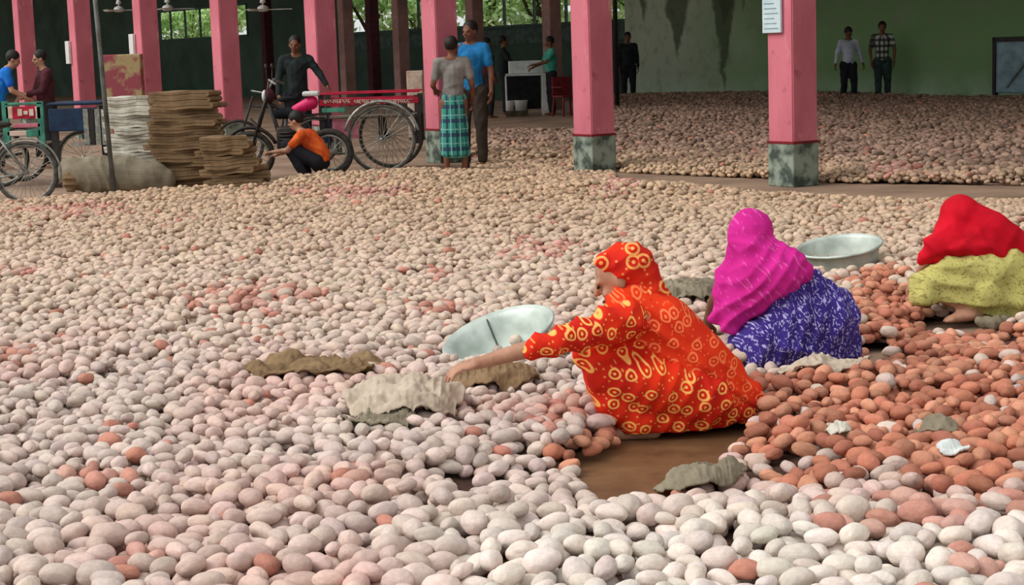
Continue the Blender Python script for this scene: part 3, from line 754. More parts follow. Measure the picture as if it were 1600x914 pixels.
def figure(label, group, loc, rz, J=None, h=1.65, top=None, bottom=None, kind='trousers', sleeve='short', skin=None, hands=(.4, .4), voxel=.013, head_dir=None, hair=True, cat='person', lungi_len=.28, top_len=.86, collar=None):
    """one continuous body; clothes and hair are children. local frame: +y forward, z up, scaled from 1.65 m"""
    k = h/1.65; skin = skin or M['skin']
    D = dict(ankL=(-.10, 0, .07), ankR=(.10, 0, .07), kneL=(-.10, .02, .46), kneR=(.10, .02, .46), hipL=(-.09, 0, .86), hipR=(.09, 0, .86), pel=(0, 0, .92), wai=(0, .01, 1.04), che=(0, .01, 1.22),
             shL=(-.165, 0, 1.345), shR=(.165, 0, 1.345), nek=(0, 0, 1.40), hed=(0, .02, 1.535), elL=(-.21, -.02, 1.08), elR=(.21, -.02, 1.08), wrL=(-.22, .06, .85), wrR=(.22, .06, .85), toeL=None, toeR=None)
    if J: D.update(J)
    for n_ in list(D):
        if D[n_] is not None: D[n_] = Vector(D[n_])*k
    for sd_ in 'LR':
        if D['toe'+sd_] is None: D['toe'+sd_] = D['ank'+sd_]+Vector((0, .15, -.045))*k
    root = empty('person', loc, rz, label, cat, group)
    b = MB(); g = lambda n_: D[n_]
    b.chain([(g('pel'), .115*k), (g('wai'), .105*k), (g('che'), .12*k)]); b.ball((g('che')+g('shL'))/2, .085*k); b.ball((g('che')+g('shR'))/2, .085*k)
    b.chain([(g('shL'), .052*k), (g('nek')-Vector((0, 0, .03)), .06*k), (g('shR'), .052*k)])
    b.cap(g('nek')-Vector((0, 0, .04)), .05*k, g('hed')-Vector((0, 0, .05)), .048*k)
    fw = Vector(head_dir or (0, 1, -.05)); P, R_ = head_prims(b, g('hed'), fw, s=k)
    for sd_ in 'LR':
        b.chain([(g('hip'+sd_), .085*k), (g('kne'+sd_), .054*k), (g('kne'+sd_)*.6+g('ank'+sd_)*.4+Vector((0, -.012, 0)), .052*k), (g('ank'+sd_), .034*k)])
        b.cap(g('ank'+sd_)-Vector((0, .03, .03))*k, .03*k, g('toe'+sd_), .022*k); b.ball((g('ank'+sd_)+g('toe'+sd_))/2-Vector((0, 0, .012)), (.036*k, .06*k, .022*k))
        b.chain([(g('sh'+sd_), .050*k), (g('el'+sd_), .038*k), (g('wr'+sd_), .025*k)])
    hb = MB()
    for i, sd_ in enumerate('LR'):
        d = (g('wr'+sd_)-g('el'+sd_)).normalized(); hand_prims(hb, g('wr'+sd_), d, Vector((0, 1, 0)) if abs(d.y) < .8 else Vector((1 if sd_ == 'L' else -1, 0, 0)), Vector((1 if sd_ == 'R' else -1, 0, .3)) if abs(d.y) < .8 else Vector((0, 0, 1)), hands[i]*2, k)
    body = organic('body', b, skin, root, voxel*k, 3, extra=[(hb, .0055, 1)])
    face_bits(P, R_, body, k)
    if hair: hair_cap(P, R_, root, k)
    t = MB(); t.chain([(g('wai')*.55+g('pel')*.45, .135*k), (g('wai'), .13*k), (g('che'), .143*k)]); t.ball((g('che')+g('shL'))/2, .10*k); t.ball((g('che')+g('shR'))/2, .10*k)
    t.chain([(g('shL'), .066*k), (g('nek')-Vector((0, 0, .05)), .068*k), (g('shR'), .066*k)])
    for sd_ in 'LR':
        e = g('el'+sd_); s_ = g('sh'+sd_); w_ = g('wr'+sd_)
        if sleeve == 'long': t.chain([(s_, .066*k), (e, .052*k), (w_*.9+e*.1, .038*k)])
        elif sleeve == 'short': t.cap(s_, .068*k, s_*.35+e*.65, .058*k)
    t.ball(g('pel'), (.15*k, .125*k, .10*k))
    organic('shirt', t, top, root, voxel*k, 3, fold=folds((.7, .3, .5), 17, .0055, 2.5, seed=len(label)), uvf=uv_cyl(0, 0, .16))
    q = MB()
    if kind == 'trousers':
        q.ball(g('pel')-Vector((0, 0, .03)), (.148*k, .125*k, .11*k))
        for sd_ in 'LR': q.chain([(g('hip'+sd_), .105*k), (g('kne'+sd_), .075*k), (g('ank'+sd_)*.93+g('kne'+sd_)*.07, .058*k)])
        organic('trousers', q, bottom, root, voxel*k, 3, fold=folds((.6, .2, .6), 17, .005, 2.5, seed=3))
    elif kind == 'lungi':
        q.ball(g('pel'), (.155*k, .13*k, .11*k))
        zl = lungi_len*k; nst = 20
        mid = lambda n_: (g(n_+'L')+g(n_+'R'))/2
        for i in range(nst):
            f_ = i/(nst-1); cc = g('pel')*(1-f_)+Vector((mid('ank').x, mid('ank').y+.01, zl+.03))*f_
            q.ball(cc, ((.155+.035*f_)*k, (.13+.02*f_)*k, .07*k), seg=20)
        organic('lungi', q, bottom, root, voxel*k, 3, fold=folds((1, .3, .05), 48, .007, seed=5), uvf=uv_cyl(0, 0, .2))
    return root, D, P, R_

# ------------------------------------------------------------------ the three women
class Rel:
    def __init__(s, base, Y): s.b = Vector(base); s.Y = Y
    def __call__(s, px, py, dy=0): return at(px, py, s.Y+dy)-s.b
    def r(s, n): return n*s.Y/F_PX          # pixels to metres at that depth

# --- front woman in the orange ring print, squatting and reaching left
base = gp(1050, 688); W = Rel((base.x, base.y, 0), base.y+.14); r = W.r
wo = empty('person', W.b, 0, 'woman squatting in orange ring-printed dress and scarf, reaching to the tilted basin', 'person')
b = MB()
b.chain([(W(1092, 615), .130), (W(1045, 555), .11), (W(1008, 502), .118)]); b.ball(W(1000, 492), (.12, .15, .09))
b.chain([(W(985, 500, -.15), .05), (W(985, 475), .055), (W(990, 490, .15), .05)])
b.cap(W(985, 478), .05, W(968, 440), .045)
Pw, Rw = head_prims(b, W(966, 434), (-.88, .12, -.42), (-.3, 0, 1), 1.02)
kL, kR = W(945, 590, -.13), W(950, 585, .15); hL, hR = W(1100, 625, -.10), W(1100, 625, .10)
aL, aR = W(1010, 672, -.11), W(1015, 668, .14)
for hp, kn, an in ((hL, kL, aL), (hR, kR, aR)):
    b.chain([(hp, .085), (kn, .055), (kn*.5+an*.5+Vector((.03, 0, 0)), .052), (an, .034)])
    fz = Vector((an.x-.14, an.y-.02, .025)); b.cap(Vector((an.x+.03, an.y, .03)), .03, fz, .022); b.ball(Vector((an.x-.06, an.y, .035)), (.075, .036, .026))
sh1, el1, wr1 = W(978, 500, -.15), W(888, 528, -.24), W(752, 566, -.20)
b.chain([(sh1, .05), (el1, .038), (el1*.4+wr1*.6, .033), (wr1, .025)], 14)
b.chain([(W(990, 500, .15), .05), (W(950, 555, .22), .036), (W(925, 610, .20), .025)])
hb = MB(); hand_prims(hb, wr1, W(705, 578, -.20)-W(752, 566, -.20), Vector((-.1, 1, .3)), Vector((0, -.2, 1)), .75, 1.0)
hand_prims(hb, W(925, 610, .20), (-.1, 0, -1), Vector((0, -1, 0)), Vector((-1, 0, .3)), 1.0, .95)
bd = organic('body', b, M['skin_light'], wo, .010, 3, extra=[(hb, .0042, 1)])
face_bits(Pw, Rw, bd, .97)
d = MB()
d.chain([(W(1098, 612), .172), (W(1045, 550), .152), (W(1002, 502), .142)], 18)
d.ball(W(985, 492), (.12, .19, .085)); d.cap(W(978, 502, -.13), .085, W(978, 502, .14), .08)
d.chain([(W(1100, 620, -.09), .125), (W(1010, 600, -.13), .115), (W(945, 585, -.12), .085)], 18)
d.chain([(W(1100, 620, .09), .125), (W(1010, 600, .15), .11), (W(948, 583, .14), .085)], 18)
d.chain([(W(935, 580, -.05), .075), (W(960, 625, -.11), .09), (W(1000, 655, -.11), .085), (W(1060, 655, -.08), .09), (W(1120, 640, -.06), .09)], 14)
d.chain([(W(940, 585, .1), .08), (W(985, 645, .08), .085), (W(1100, 640, .08), .09)], 14)
d.ball(W(1040, 640), (.2, .2, .11)); d.ball(W(1020, 570), (.16, .17, .14))
d.chain([(W(915, 555, -.08), .065), (W(960, 530, -.06), .09)])
d.chain([(sh1, .086), (W(925, 515, -.21), .070), (el1, .060), (W(832, 545, -.225), .050)], 16)
d.chain([(W(990, 500, .15), .075), (W(950, 555, .22), .065), (W(945, 600, .18), .06)], 12)
d.chain([(W(1130, 620, -.05), .10), (W(1165, 640, -.06), .055), (W(1172, 625, -.04), .05)])
d.chain([(W(1070, 575), .14), (W(1150, 615, -.02), .07)])
f1 = folds((.75, .2, -.65), 46, .006, seed=2); f2 = folds((.9, .1, .5), 24, .010, 2, seed=8)
zfl = .035
organic('dress', d, M['orange'], wo, .010, 6, fold=lambda v: f1(v)+f2(v), uvf=lambda v: (v[0]*.92+v[1]*.35, v[2]*.95-v[1]*.3), zcut=zfl)
s_ = MB()
s_.ball(W(980, 414, .01), (.112, .112, .092)); s_.ball(W(1000, 435, .02), (.085, .10, .09)); s_.ball(W(945, 408, .0), (.045, .085, .040)); s_.cap(W(995, 440, .02), .08, W(1010, 470, .0), .10)
M['orange_scarf'] = ring_cloth('orange_scarf_print', c(226, 50, 24), c(252, 172, 96), 11, dark=c(190, 30, 26))
organic('head_scarf', s_, M['orange_scarf'], wo, .009, 4, fold=folds((.6, 0, -.8), 60, .004, seed=6), uvf=lambda v: (v[0], v[2]+v[1]*.2))
# shawl thrown over the shoulder and back: a slightly raised sheet following the dress
s_ = MB(); s_.chain([(W(985, 478, -.03), .105), (W(1032, 512, -.03), .138), (W(1082, 568, -.03), .152), (W(1125, 607, -.03), .125), (W(1172, 615, -.05), .06)], 18)
s_.chain([(W(1000, 505, .08), .115), (W(1055, 565, .08), .13)])
M['orange_shawl'] = ring_cloth('orange_shawl_print', c(234, 62, 24), c(250, 128, 78), 17, dark=c(206, 44, 24))
organic('shawl', s_, M['orange_shawl'], wo, .010, 5, fold=folds((.62, .1, .78), 62, .007, 1, seed=12), uvf=lambda v: (v[0]*.9+v[1]*.3, v[2]-v[1]*.3), zcut=.05)

# --- woman in magenta scarf and purple dress, seen from behind
base = gp(1235, 592); W = Rel((base.x, base.y, 0), base.y+.16); r = W.r
wp = empty('person', W.b, 0, 'woman seen from behind in magenta scarf and purple white-flecked dress, squatting', 'person')
b = MB()
b.chain([(W(1245, 520, .03), .125), (W(1215, 460, .06), .09), (W(1190, 425, .03), .105)]); b.chain([(W(1150, 425, .05), .05), (W(1178, 405, .03), .055), (W(1232, 425, .02), .05)])
b.cap(W(1180, 405, .03), .045, W(1172, 375, .04), .045); Pp, Rp = head_prims(b, W(1170, 362, .05), (-.5, .8, -.35), (-.1, .2, 1), .93)
for hx, hdy, kx, kdy, ax in ((1215, .0, 1160, .22, 1170), (1275, .0, 1235, .28, 1240)):
    hp, kn = W(hx, 545, hdy), W(kx, 520, kdy); an = Vector((W(ax, 560, kdy-.12).x, kn.y-.10, .07))
    b.chain([(hp, .08), (kn, .054), (an, .034)]); b.cap(an-Vector((0, .03, .035)), .03, an+Vector((-.03, .13, -.048)), .022)
e1, w1 = W(1120, 465, .14), W(1105, 505, .33); e2, w2 = W(1225, 470, .22), W(1180, 505, .38)
b.chain([(W(1150, 425, .05), .048), (e1, .036), (w1, .025)]); b.chain([(W(1232, 425, .02), .048), (e2, .036), (w2, .025)])
hb = MB(); hand_prims(hb, w1, (-.2, .6, -.6), (1, 0, 0), (0, .4, 1), .8, .95); hand_prims(hb, w2, (-.2, .6, -.6), (-1, 0, 0), (0, .4, 1), .8, .95)
bd = organic('body', b, M['skin'], wp, .011, 3, extra=[(hb, .005, 1)]); face_bits(Pp, Rp, bd, .93)
d = MB()
d.chain([(W(1240, 515), .195), (W(1222, 475, .02), .14), (W(1203, 442, .03), .122)], 18); d.ball(W(1225, 535), (.25, .2, .16)); d.ball(W(1285, 510, .02), (.15, .18, .18))
d.chain([(W(1300, 475, .05), .10), (W(1325, 530, .02), .075), (W(1332, 545, .0), .05)]); d.chain([(W(1270, 445, .02), .08), (W(1310, 500, .02), .1)])
d.chain([(W(1180, 560, -.02), .11), (W(1195, 578, -.05), .06), (W(1260, 565, -.04), .08), (W(1325, 545, 0), .06)], 14)
d.chain([(W(1160, 535, .05), .07), (W(1170, 560, .02), .09)]); d.chain([(W(1235, 540, .0), .15), (W(1170, 520, .22), .10)]); d.chain([(W(1270, 540, .0), .15), (W(1240, 520, .28), .10)])
f1 = folds((.9, .3, -.3), 40, .010, 1.5, seed=3); f2 = folds((.6, .2, 1), 18, .010, seed=9)
organic('dress', d, M['purple'], wp, .011, 6, fold=lambda v: f1(v)+f2(v), uvf=lambda v: (v[0]+v[1]*.3, v[2]), zcut=.03)
s_ = MB(); s_.ball(W(1173, 362, .04), (.107, .115, .108)); s_.chain([(W(1175, 375, .02), .098), (W(1182, 405, .0), .105), (W(1195, 428, .0), .150), (W(1175, 455, .02), .135), (W(1150, 485, .03), .085), (W(1142, 508, .03), .05)], 18)
s_.chain([(W(1190, 400, .0), .10), (W(1232, 412, -.02), .085), (W(1252, 428, -.03), .055)], 14); s_.chain([(W(1190, 440, -.04), .12), (W(1215, 430, -.06), .11)], 14)
s_.chain([(W(1140, 440, .05), .075), (W(1128, 480, .06), .055), (W(1118, 498, .06), .035)], 14); s_.chain([(W(1150, 400, .06), .06), (W(1135, 450, .08), .07)])
hc_ = W(1173, 360, .04)
f1 = folds((-.35, .2, .9), 34, .0055, 3.2, .8, seed=21); f2 = folds((.8, 0, .55), 21, .007, 2.6, seed=4)
organic('head_scarf', s_, M['magenta'], wp, .010, 5, fold=lambda v: (f1(v)+f2(v))*min(1, .2+max(0, (hc_.z-v.z+.02)/.12)), uvf=lambda v: (v[0]*.8+v[2]*.6, v[2]*.8-v[0]*.6))

# --- woman in red scarf and lime dress at the right edge
base = gp(1550, 512); W = Rel((base.x, base.y, 0), base.y+.12); r = W.r
wr = empty('person', W.b, 0, 'woman in plain red scarf and lime green dress, squatting barefoot at the right edge', 'person')
b = MB()
b.chain([(W(1600, 455), .125), (W(1570, 415, .03), .10), (W(1530, 385, .02), .11)]); b.chain([(W(1485, 385, .0), .05), (W(1512, 365), .055), (W(1570, 375, .08), .05)])
b.cap(W(1512, 370), .045, W(1503, 345, .02), .045); Pr, Rr = head_prims(b, W(1500, 336, .03), (-.7, .6, -.4), (-.1, .1, 1), .93)
kn1, kn2 = W(1450, 448, -.05), W(1475, 445, .25)
an1 = Vector((W(1522, 505, -.10).x, W(1522, 505, -.10).y, .10)); an2 = an1+Vector((.04, .28, 0))
for hp, kn, an in ((W(1590, 465, -.08), kn1, an1), (W(1590, 465, .12), kn2, an2)):
    b.chain([(hp, .085), (kn, .056), (kn*.5+an*.5, .048), (an, .034)]); b.cap(an+Vector((.03, .01, -.035)), .03, an+Vector((-.13, -.03, -.045)), .022, 12); b.ball(an+Vector((-.05, -.01, -.035)), (.075, .04, .026))
    for q_ in range(5): b.cap(an+Vector((-.12, -.055+.022*q_, -.048)), .012, an+Vector((-.165+.008*abs(q_-1), -.062+.022*q_, -.054)), .010, 8)
b.chain([(W(1485, 390, .0), .048), (W(1455, 400, .15), .036), (W(1435, 430, .28), .025)]); b.chain([(W(1570, 380, .08), .048), (W(1530, 430, .25), .036), (W(1480, 455, .35), .025)])
hb = MB(); hand_prims(hb, W(1435, 430, .28), (-.5, .3, -.7), (0, 1, 0), (-.7, 0, .6), .8, .95); hand_prims(hb, W(1480, 455, .35), (-.5, .3, -.7), (0, 1, 0), (-.7, 0, .6), .8, .95)
bd = organic('body', b, M['skin_light'], wr, .011, 3, extra=[(hb, .005, 1)]); face_bits(Pr, Rr, bd, .93)
d = MB()
d.chain([(W(1600, 450), .19), (W(1572, 425), .16), (W(1552, 408, .02), .132), (W(1525, 405, .02), .11)], 18); d.ball(W(1590, 462), (.22, .19, .12)); d.chain([(W(1590, 465), .15), (W(1530, 440, -.05), .115), (W(1460, 440, -.06), .075)], 16)
d.chain([(W(1590, 455, .12), .14), (W(1480, 445, .24), .085)], 16); d.chain([(W(1448, 440, -.05), .07), (W(1430, 445, -.05), .055), (W(1432, 462, -.05), .05)]); d.chain([(W(1500, 420, -.05), .08), (W(1440, 435, -.02), .06)])
d.ball(W(1541, 462, -.12), .09); d.ball(W(1449, 455, -.08), .075); d.chain([(W(1470, 455, -.08), .055), (W(1520, 468, -.10), .065), (W(1560, 480, -.08), .07)]); d.chain([(W(1560, 480, -.08), .07), (W(1625, 478, -.06), .08)]); d.chain([(W(1545, 425, -.06), .12), (W(1480, 418, -.06), .07)])
f1 = folds((.35, .3, -.9), 32, .010, 2.4, seed=33); f2 = folds((.9, .1, .4), 24, .011, 2, seed=14)
organic('dress', d, M['lime'], wr, .011, 5, fold=lambda v: f1(v)+f2(v), uvf=lambda v: (v[0]+v[1]*.3, v[2]), zcut=.045)
s_ = MB(); s_.ball(W(1500, 337, .02), (.108, .115, .112)); s_.chain([(W(1505, 345, .02), .10), (W(1512, 370, .0), .12), (W(1535, 382, .0), .135), (W(1575, 385, .03), .11), (W(1592, 395, .03), .075)], 18)
s_.chain([(W(1500, 345, .02), .11), (W(1488, 375, .0), .11), (W(1470, 395, .0), .075)], 16); s_.chain([(W(1510, 345, .02), .11), (W(1545, 365, .0), .12), (W(1590, 385, .0), .09)], 16); s_.chain([(W(1490, 370, .0), .08), (W(1465, 385, -.02), .075), (W(1448, 400, .0), .045), (W(1440, 408, .0), .03)], 14); s_.ball(W(1520, 385, -.05), (.16, .10, .06))
hc2_ = W(1500, 337, .02)
organic('head_scarf', s_, M['red'], wr, .010, 5, fold=(lambda a_, b_: (lambda v: (a_(v)+b_(v))*min(1, .2+max(0, (hc2_.z-v.z+.02)/.12))))(folds((.8, 0, .6), 38, .008, 1.5, seed=41), folds((-.5, .2, .8), 30, .006, seed=2)))
s_ = MB(); s_.chain([(W(1530, 502, -.18), .03), (W(1552, 506, -.2), .045), (W(1575, 500, -.18), .03)]); o = organic('body_tmp', s_, M['gunny_grey'], None, .012, 3, fold=folds((1, .2, .3), 60, .008)); o.name = 'rag'; o.location = W.b
tag(o, 'small grey rag beside the bare foot of the woman in lime', 'rag')

# ------------------------------------------------------------------ basins
def basin(px, py, Y, R_, tilt_cam, tilt_roll, label, hgt=.2, seam=False):
    o_ = empty('basin', at(px, py, Y), 0, label, 'basin'); o_.rotation_euler = (tilt_cam, tilt_roll, 0)
    pr = [(0, 0), (.62*R_, .0), (.72*R_, .012), (.84*R_, .08), (.93*R_, .16), (.97*R_, hgt-.01), (1.03*R_, hgt+.002), (1.045*R_, hgt-.004), (1.04*R_, hgt+.010), (1.0*R_, hgt+.012), (.955*R_, hgt-.004), (.915*R_, .16), (.825*R_, .086), (.71*R_, .022), (.6*R_, .008), (0, .008)]
    m_ = MB(); m_.lathe([(a_, b_-hgt) for a_, b_ in pr], 64); m_.build('bowl', M['steel'], o_, True)
    rm = MB(); rm.tube([(1.03*R_*math.cos(t_), 1.03*R_*math.sin(t_), .006) for t_ in np.linspace(0, 2*PI, 64, endpoint=False)], .009, 8, closed=True); rm.build('rim', M['steel'], o_, True)
    if seam:
        sm_ = MB(); pts_ = [(a_*.985, b_-hgt+.003) for a_, b_ in pr[10:15]]
        sm_.tube([(a_*math.cos(1.75), a_*math.sin(1.75), z_) for a_, z_ in pts_], .004, 6); sm_.build('dent_line', M['seam'], o_, True)
    return o_
basin(779, 522, 8.02, .262, math.radians(12), math.radians(-17), 'tilted pale aluminium basin beside the reaching hand of the woman in orange', .17, True)
basin(1311, 386, 10.8, .258, math.radians(7), math.radians(-7), 'aluminium basin standing behind the woman in magenta', .22)

# ------------------------------------------------------------------ sacks and rags lying on the heap
def rag(label, px, py, z0, prims, mat, cat='sack', name='gunny_sack', fold=None, voxel=.011, flat=.0):
    q_ = gp(px, py, z0); base = Vector((q_.x, q_.y, 0)); W = Rel(base, q_.y); m_ = MB()
    for pr in prims:
        m_.chain([(W(a[0], a[1], a[3] if len(a) > 3 else 0), a[2]) for a in pr], 14)
    o_ = organic(name, m_, mat, None, voxel, 4, fold=fold or folds((.5, .3, .8), 40, .009, 2, seed=px)); o_.location = base
    return tag(o_, label, cat)
def sheet(label, px, py, hw, hd, rz, dome, ridge, mat, cat='sack', name='gunny_sack', seed=1, nx=84, ny=56, skew=0.0):
    """a limp cloth draped over the potatoes: irregular outline, dome where it is bunched, sharp creases"""
    q_ = gp(px, py, .09); cx_, cy_ = q_.x, q_.y; top = []; C_, S_ = math.cos(rz), math.sin(rz)
    for j in range(ny+1):
        for i in range(nx+1):
            u = 2*i/nx-1; v = 2*j/ny-1
            uu = u*math.sqrt(1-v*v*.42); vv = v*math.sqrt(1-u*u*.42)
            an = math.atan2(vv, uu); e = 1+.20*mnoise.noise(Vector((math.cos(an)*1.6, math.sin(an)*1.6, seed)))+.07*mnoise.noise(Vector((math.cos(an)*5, math.sin(an)*5, seed+4)))
            x_ = uu*hw*e+skew*vv*hd; y_ = vv*hd*e; rr_ = min(1, math.hypot(u, v)/1.2)
            X_ = cx_+x_*C_-y_*S_; Y_ = cy_+x_*S_+y_*C_
            g_ = max(ground_h(X_+a_, Y_+b_) for a_, b_ in ((0, 0), (.03, 0), (-.03, 0), (0, .03), (0, -.03)))
            P_ = Vector((x_*4.2, y_*5.5, seed*3.3)); w1 = mnoise.noise(P_); w2 = mnoise.noise(P_*2.1+Vector((w1*2, 0, 5)))
            cr = 1-abs(w1)*3.2; cr2 = 1-abs(w2)*3
            z_ = g_+.018+dome*max(0, 1-rr_**2.2)*(.75+.6*w1)+ridge*(max(0, cr)**1.5+.5*max(0, cr2)**1.5)*(1-.35*rr_)
            top.append((X_-cx_, Y_-cy_, z_))
    m_ = MB(); n1 = len(top); m_.v = top+[(a_, b_, z_-.008) for a_, b_, z_ in top]; L_ = nx+1
    for j in range(ny):
        for i in range(nx):
            a_ = j*L_+i; m_.f.append((a_, a_+1, a_+1+L_, a_+L_)); m_.f.append((n1+a_, n1+a_+L_, n1+a_+1+L_, n1+a_+1))
    rim_ = [i for i in range(nx)]+[nx+j*L_ for j in range(ny)]+[ny*L_+nx-i for i in range(nx)]+[(ny-j)*L_ for j in range(ny)]
    for a_, b_ in zip(rim_, rim_[1:]+rim_[:1]): m_.f.append((a_, n1+a_, n1+b_, b_))
    m_.mi = [0]*len(m_.f); o_ = m_.build(name, mat, None, True); o_.location = (cx_, cy_, 0); sm_ = o_.modifiers.new('soft', 'SMOOTH'); sm_.iterations = 2
    return tag(o_, label, cat)
sheet('crumpled pale jute sack lying left of the reaching hand', 632, 640, .245, .26, .05, .085, .030, M['gunny_pale'], seed=3)
sheet('flattened brown sack lying among pale potatoes, with frayed left end', 490, 592, .30, .20, -.06, .015, .034, M['gunny'], seed=8, skew=.3)
sheet('dark brown crumpled sack beneath the reaching forearm', 768, 605, .20, .17, 0, .03, .030, M['gunny'], seed=5)
sheet('grey green sack lying between the orange and magenta scarves', 1075, 470, .20, .34, 0, .06, .03, M['gunny_grey'], seed=11)
sheet('twisted grey cloth on the trodden mud under the orange dress', 1095, 730, .16, .12, .38, .05, .022, M['gunny_grey'], 'cloth', 'cloth', seed=6)
sheet('pale cloth tucked under the hem of the purple dress', 1285, 588, .19, .09, .25, .02, .018, M['gunny_pale'], 'cloth', 'cloth', seed=9)
sheet('grey sack spread on the potatoes just below the small pale sack', 590, 668, .13, .10, .1, .01, .016, M['gunny_grey'], seed=14)

sheet('white scrap of cloth lying on the russet potatoes near the right edge', 1488, 722, .055, .045, .3, .02, .012, M['white_cloth'], 'scrap', 'cloth_scrap', seed=21, nx=26, ny=20)
sheet('pale clod of soil on the russet potatoes right of the orange dress', 1310, 702, .045, .035, .2, .03, .008, M['white_sack'], 'clod', 'soil_clod', seed=23, nx=26, ny=20)
sheet('greenish grey rag on the russet potatoes above the white scrap', 1462, 690, .07, .07, -.5, .02, .014, M['gunny_grey'], 'rag', 'rag', seed=25, nx=30, ny=22)

# ------------------------------------------------------------------ men in the shed
def spot_on(px, py): q_ = gp(px, py); return Vector((q_.x, q_.y, 0))
g0 = None
figure('man seen from behind in grey shirt and green plaid lungi', g0, spot_on(713, 272), .12, h=1.66, top=M['grey_shirt'], bottom=M['lungi'], kind='lungi', head_dir=(.25, 1, -.15),
       J=dict(elL=(-.24, .02, 1.08), wrL=(-.20, .20, 1.02), elR=(.23, -.02, 1.08), wrR=(.24, .08, .88), ankL=(-.11, 0, .07), ankR=(.11, 0, .07)), lungi_len=.22)
figure('tall man in blue shirt facing out beside the man in grey', g0, spot_on(742, 262), PI-.25, h=1.86, top=M['blue_shirt'], bottom=M['brown_trousers'], head_dir=(.3, 1, -.1),
       J=dict(elL=(-.23, .0, 1.08), wrL=(-.24, .06, .86), elR=(.22, .08, 1.10), wrR=(.12, .20, 1.3)))
figure('man in black standing behind the motorcycle, leaning on it', g0, spot_on(470, 252), PI+.1, h=1.78, top=M['black_shirt'], bottom=M['trousers'], sleeve='long', skin=M['skin'], head_dir=(.15, 1, -.1),
       J=dict(elL=(-.30, .04, 1.15), wrL=(-.40, .16, .98), elR=(.24, .02, 1.08), wrR=(.24, .14, .88)))
figure('person in orange shirt crouching beside the motorcycle', g0, spot_on(482, 281), PI/2-.15, h=1.62, top=M['orange_shirt'], bottom=M['trousers'], skin=M['skin_light'], head_dir=(0, 1, -.35),
       J=dict(pel=(0, -.16, .25), wai=(0, -.15, .34), che=(0, -.03, .49), shL=(-.15, .02, .56), shR=(.15, .02, .56), nek=(0, .05, .62), hed=(0, .13, .73), hipL=(-.09, -.14, .23), hipR=(.09, -.14, .23),
              kneL=(-.12, .22, .44), kneR=(.12, .22, .44), ankL=(-.11, .02, .07), ankR=(.11, .02, .07), elL=(-.18, .20, .38), wrL=(-.08, .40, .36), elR=(.18, .20, .38), wrR=(.08, .40, .32)))
figure('man in bright blue shirt bending over at the left edge', g0, spot_on(2, 266), -PI/2+.35, h=1.74, top=M['bright_blue'], bottom=M['trousers'], skin=M['skin_light'], head_dir=(.2, 1, -.5),
       J=dict(che=(0, .12, 1.22), shL=(-.165, .15, 1.33), shR=(.165, .15, 1.33), nek=(0, .18, 1.40), hed=(0, .27, 1.50), elL=(-.2, .22, 1.08), wrL=(-.14, .42, 1.0), elR=(.21, .20, 1.08), wrR=(.16, .40, .97)))
figure('boy in dark brown clothes facing the man in bright blue', g0, spot_on(80, 262), PI/2+.5, h=1.70, top=M['maroon'], bottom=M['trousers'], skin=M['skin_light'], sleeve='long', head_dir=(0, 1, -.2),
       J=dict(elL=(-.2, .1, 1.08), wrL=(-.1, .3, 1.05), elR=(.2, .1, 1.08), wrR=(.1, .32, 1.0), hed=(0, .06, 1.535)))
figure('man in dark maroon clothes left of the white table', g0, at(764, 170, 38.2), -PI/2+.4, h=1.76, top=M['maroon'], bottom=M['trousers'], sleeve='long', voxel=.02)
figure('dark-haired man standing at the left end of the white table', g0, at(789, 170, 40), -PI/2, h=1.80, top=M['black_shirt'], bottom=M['trousers'], sleeve='long', voxel=.02, J=dict(elR=(.2, .15, 1.1), wrR=(.15, .38, 1.05)))
figure('man in sea green shirt at the right end of the white table', g0, at(863, 170, 38.8), PI/2+.2, h=1.74, top=M['teal_shirt'], bottom=M['trousers'], voxel=.02, head_dir=(0, 1, -.3), J=dict(elL=(-.2, .15, 1.12), wrL=(-.15, .40, 1.08), elR=(.2, .15, 1.1), wrR=(.12, .36, 1.02)))
figure('dark figure half hidden behind the edge of the green wall', g0, at(983, 165, 44), PI, h=1.82, top=M['black_shirt'], bottom=M['trousers'], sleeve='long', voxel=.02)
figure('man in plain white shirt walking along the green wall', g0, at(1326, 168, 38.3), PI+.15, h=1.72, top=M['white_shirt'], bottom=M['trousers'], sleeve='long', voxel=.018, head_dir=(-.1, 1, -.45),
       J=dict(kneL=(-.09, .10, .47), ankL=(-.09, .08, .07), ankR=(.09, -.12, .07), elL=(-.25, .0, 1.1), elR=(.25, .0, 1.1), wrL=(-.30, .05, .9), wrR=(.30, .05, .9)))
figure('man in black and white checked shirt by the green wall', g0, at(1379, 168, 38.3), PI-.1, h=1.82, top=M['check'], bottom=M['jeans'], voxel=.018,
       J=dict(kneR=(.09, .10, .47), ankR=(.10, .06, .07), elL=(-.24, .0, 1.1), elR=(.24, .0, 1.1)))
for o_ in bpy.data.objects:
    if o_.name.startswith('person') and o_.location.y > 36: o_.location.z = 0

